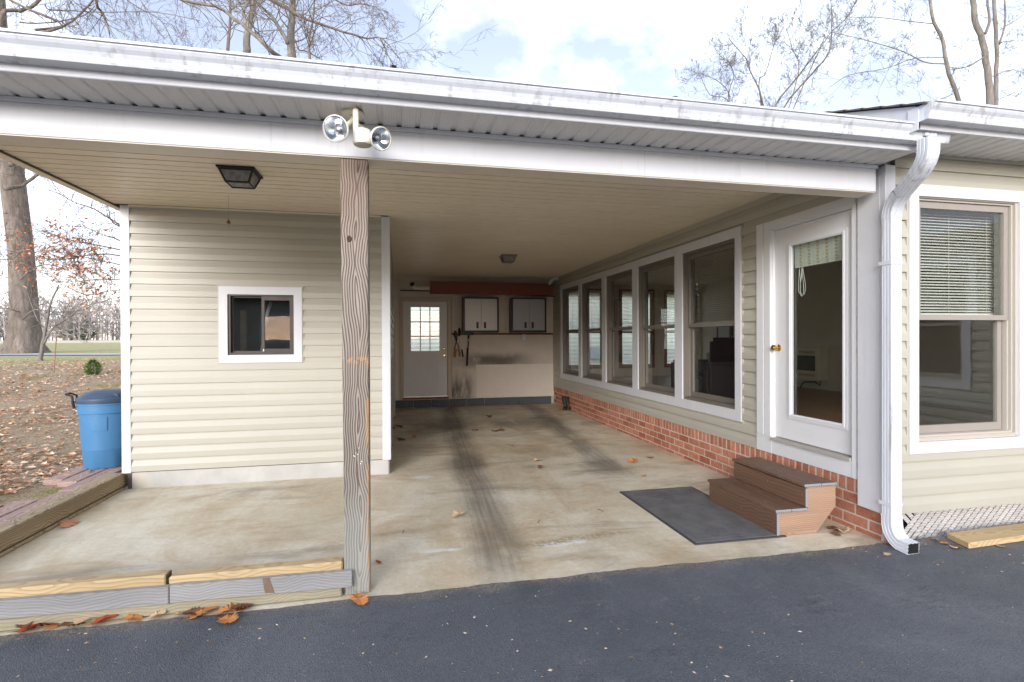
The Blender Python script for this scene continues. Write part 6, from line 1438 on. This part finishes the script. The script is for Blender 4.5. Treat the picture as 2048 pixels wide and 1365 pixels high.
for i, (u, v, c_) in enumerate(((1858, 1083, 'oakleaf_dark'), (1880, 1088, 'oakleaf_orange'), (1905, 1094, 'oakleaf_tan'), (1923, 1097, 'oakleaf_dark'), (1778, 1108, 'oakleaf_tan'), (1990, 1092, 'oakleaf_tan'))):
    put_leaf('leaf_scrap', at(u, v, z=.006), .055, M[c_], ['dark leaf scrap beside the downspout mouth below the lattice', 'orange leaf scrap between downspout and yellow lumber', 'tan leaf scrap touching the end of the yellow lumber', 'dark leaf scrap at the corner of the yellow lumber', 'pale leaf scrap on the asphalt before the downspout mouth', 'pale leaf scrap on the asphalt before the yellow lumber'][i], 600 + i, GL)
GA = 'small scraps scattered on the asphalt'
tw = [((1258, 1314, 1270, 1318), 'short brown twig lying on the open asphalt'), ((1113, 1345, 1117, 1330), 'curved reddish twig on the asphalt near the picture edge'), ((1196, 1019, 1207, 1024), 'short dark twig on the pale slab before the mat'), ((1076, 1046, 1079, 1040), 'tiny dark twig on the slab in the middle of the bay'), ((805, 1066, 808, 1060), 'tiny twig on the slab right of the post')]
tw[4] = (tw[4][0], 'tiny twig on the slab between post and tyre track')
for i, ((u0, v0, u1, v1), lab) in enumerate(tw):
    z = .008 if v0 > 1200 else .003; a, b = at(u0, v0, z=z), at(u1, v1, z=z); m_ = MB(); m_.tube([a, a.lerp(b, .5) + Vector((.004, .003, .002)), b], [.003, .0026, .0018], 5); single(m_, 'twig', M['bark'], lab, 'twig', tuple(a), GA)
# crumbs of leaf, grit and bark strewn over the asphalt and slab
crumb = leaf_mat('crumbs', [(0, (.20, .11, .06)), (.3, (.42, .27, .15)), (.6, (.50, .37, .25)), (.9, (.55, .47, .38)), (1, (.56, .52, .46))])
m_ = MB(); rg = random.Random(21); k = 0
while k < 1000:
    x, y = rg.uniform(-2.6, 6.5), 3.24 - 2.6 * rg.random() ** 1.3
    cl = math.sin(x * 2.3 + 1.7 * math.sin(y * 2.1)) + math.sin(y * 3.1 + x)
    if rg.random() > .35 + .3 * cl: continue
    k += 1; L_ = rg.choice((.002, .003, .003, .004, .005, .007, .011)) * rg.uniform(.7, 1.3); a = rg.uniform(0, 6.283); w_ = L_ * rg.uniform(.25, .8); ca, sa = math.cos(a), math.sin(a); z = .0065
    P4 = [(x + ca * p - sa * q, y + sa * p + ca * q, z + h) for p, q, h in ((-L_, 0, 0), (0, -w_, 0), (L_, 0, 0), (0, w_, 0), (0, 0, min(L_ * .5, .004)))]
    m_.add(P4, [(0, 1, 4), (1, 2, 4), (2, 3, 4), (3, 0, 4)])
for k in range(170):
    x, y = rg.uniform(-2.6, 3.4), 3.3 + 7 * rg.random() ** 1.5; L_ = rg.uniform(.003, .009); a = rg.uniform(0, 6.283); w_ = L_ * .5; ca, sa = math.cos(a), math.sin(a)
    if x < .0 and y > 6.0: continue
    m_.add([(x + ca * p - sa * q, y + sa * p + ca * q, .001 + h) for p, q, h in ((-L_, 0, 0), (0, -w_, 0), (L_, 0, 0), (0, w_, 0), (0, 0, .003))], [(0, 1, 4), (1, 2, 4), (2, 3, 4), (3, 0, 4)])
tag(build(m_, 'grit', crumb), 'crumbs of leaf and grit strewn over the asphalt and slab', 'grit', kind='stuff')
# leaf debris in the gutter
rg = random.Random(8)
for i, (u, v) in enumerate(((722, 124), (790, 131), (1075, 165), (1108, 168), (1345, 196), (1622, 222))):
    q = at(u, v + 3, y=2.85); q.z = 2.962; put_leaf('gutter_leaf', q, .06, M['oakleaf_dark'], ['leaf bit in the gutter just past the floodlight', 'second leaf bit in the gutter past the floodlight', 'leaf bit in the gutter at the end of the lifted shingle edge', 'leaf bit in the gutter beside the dirty streaks', 'leaf bit in the gutter under the small bare treetop', 'leaf bit in the gutter near the raised house roof'][i], 700 + i, 'leaf bits in the gutter')
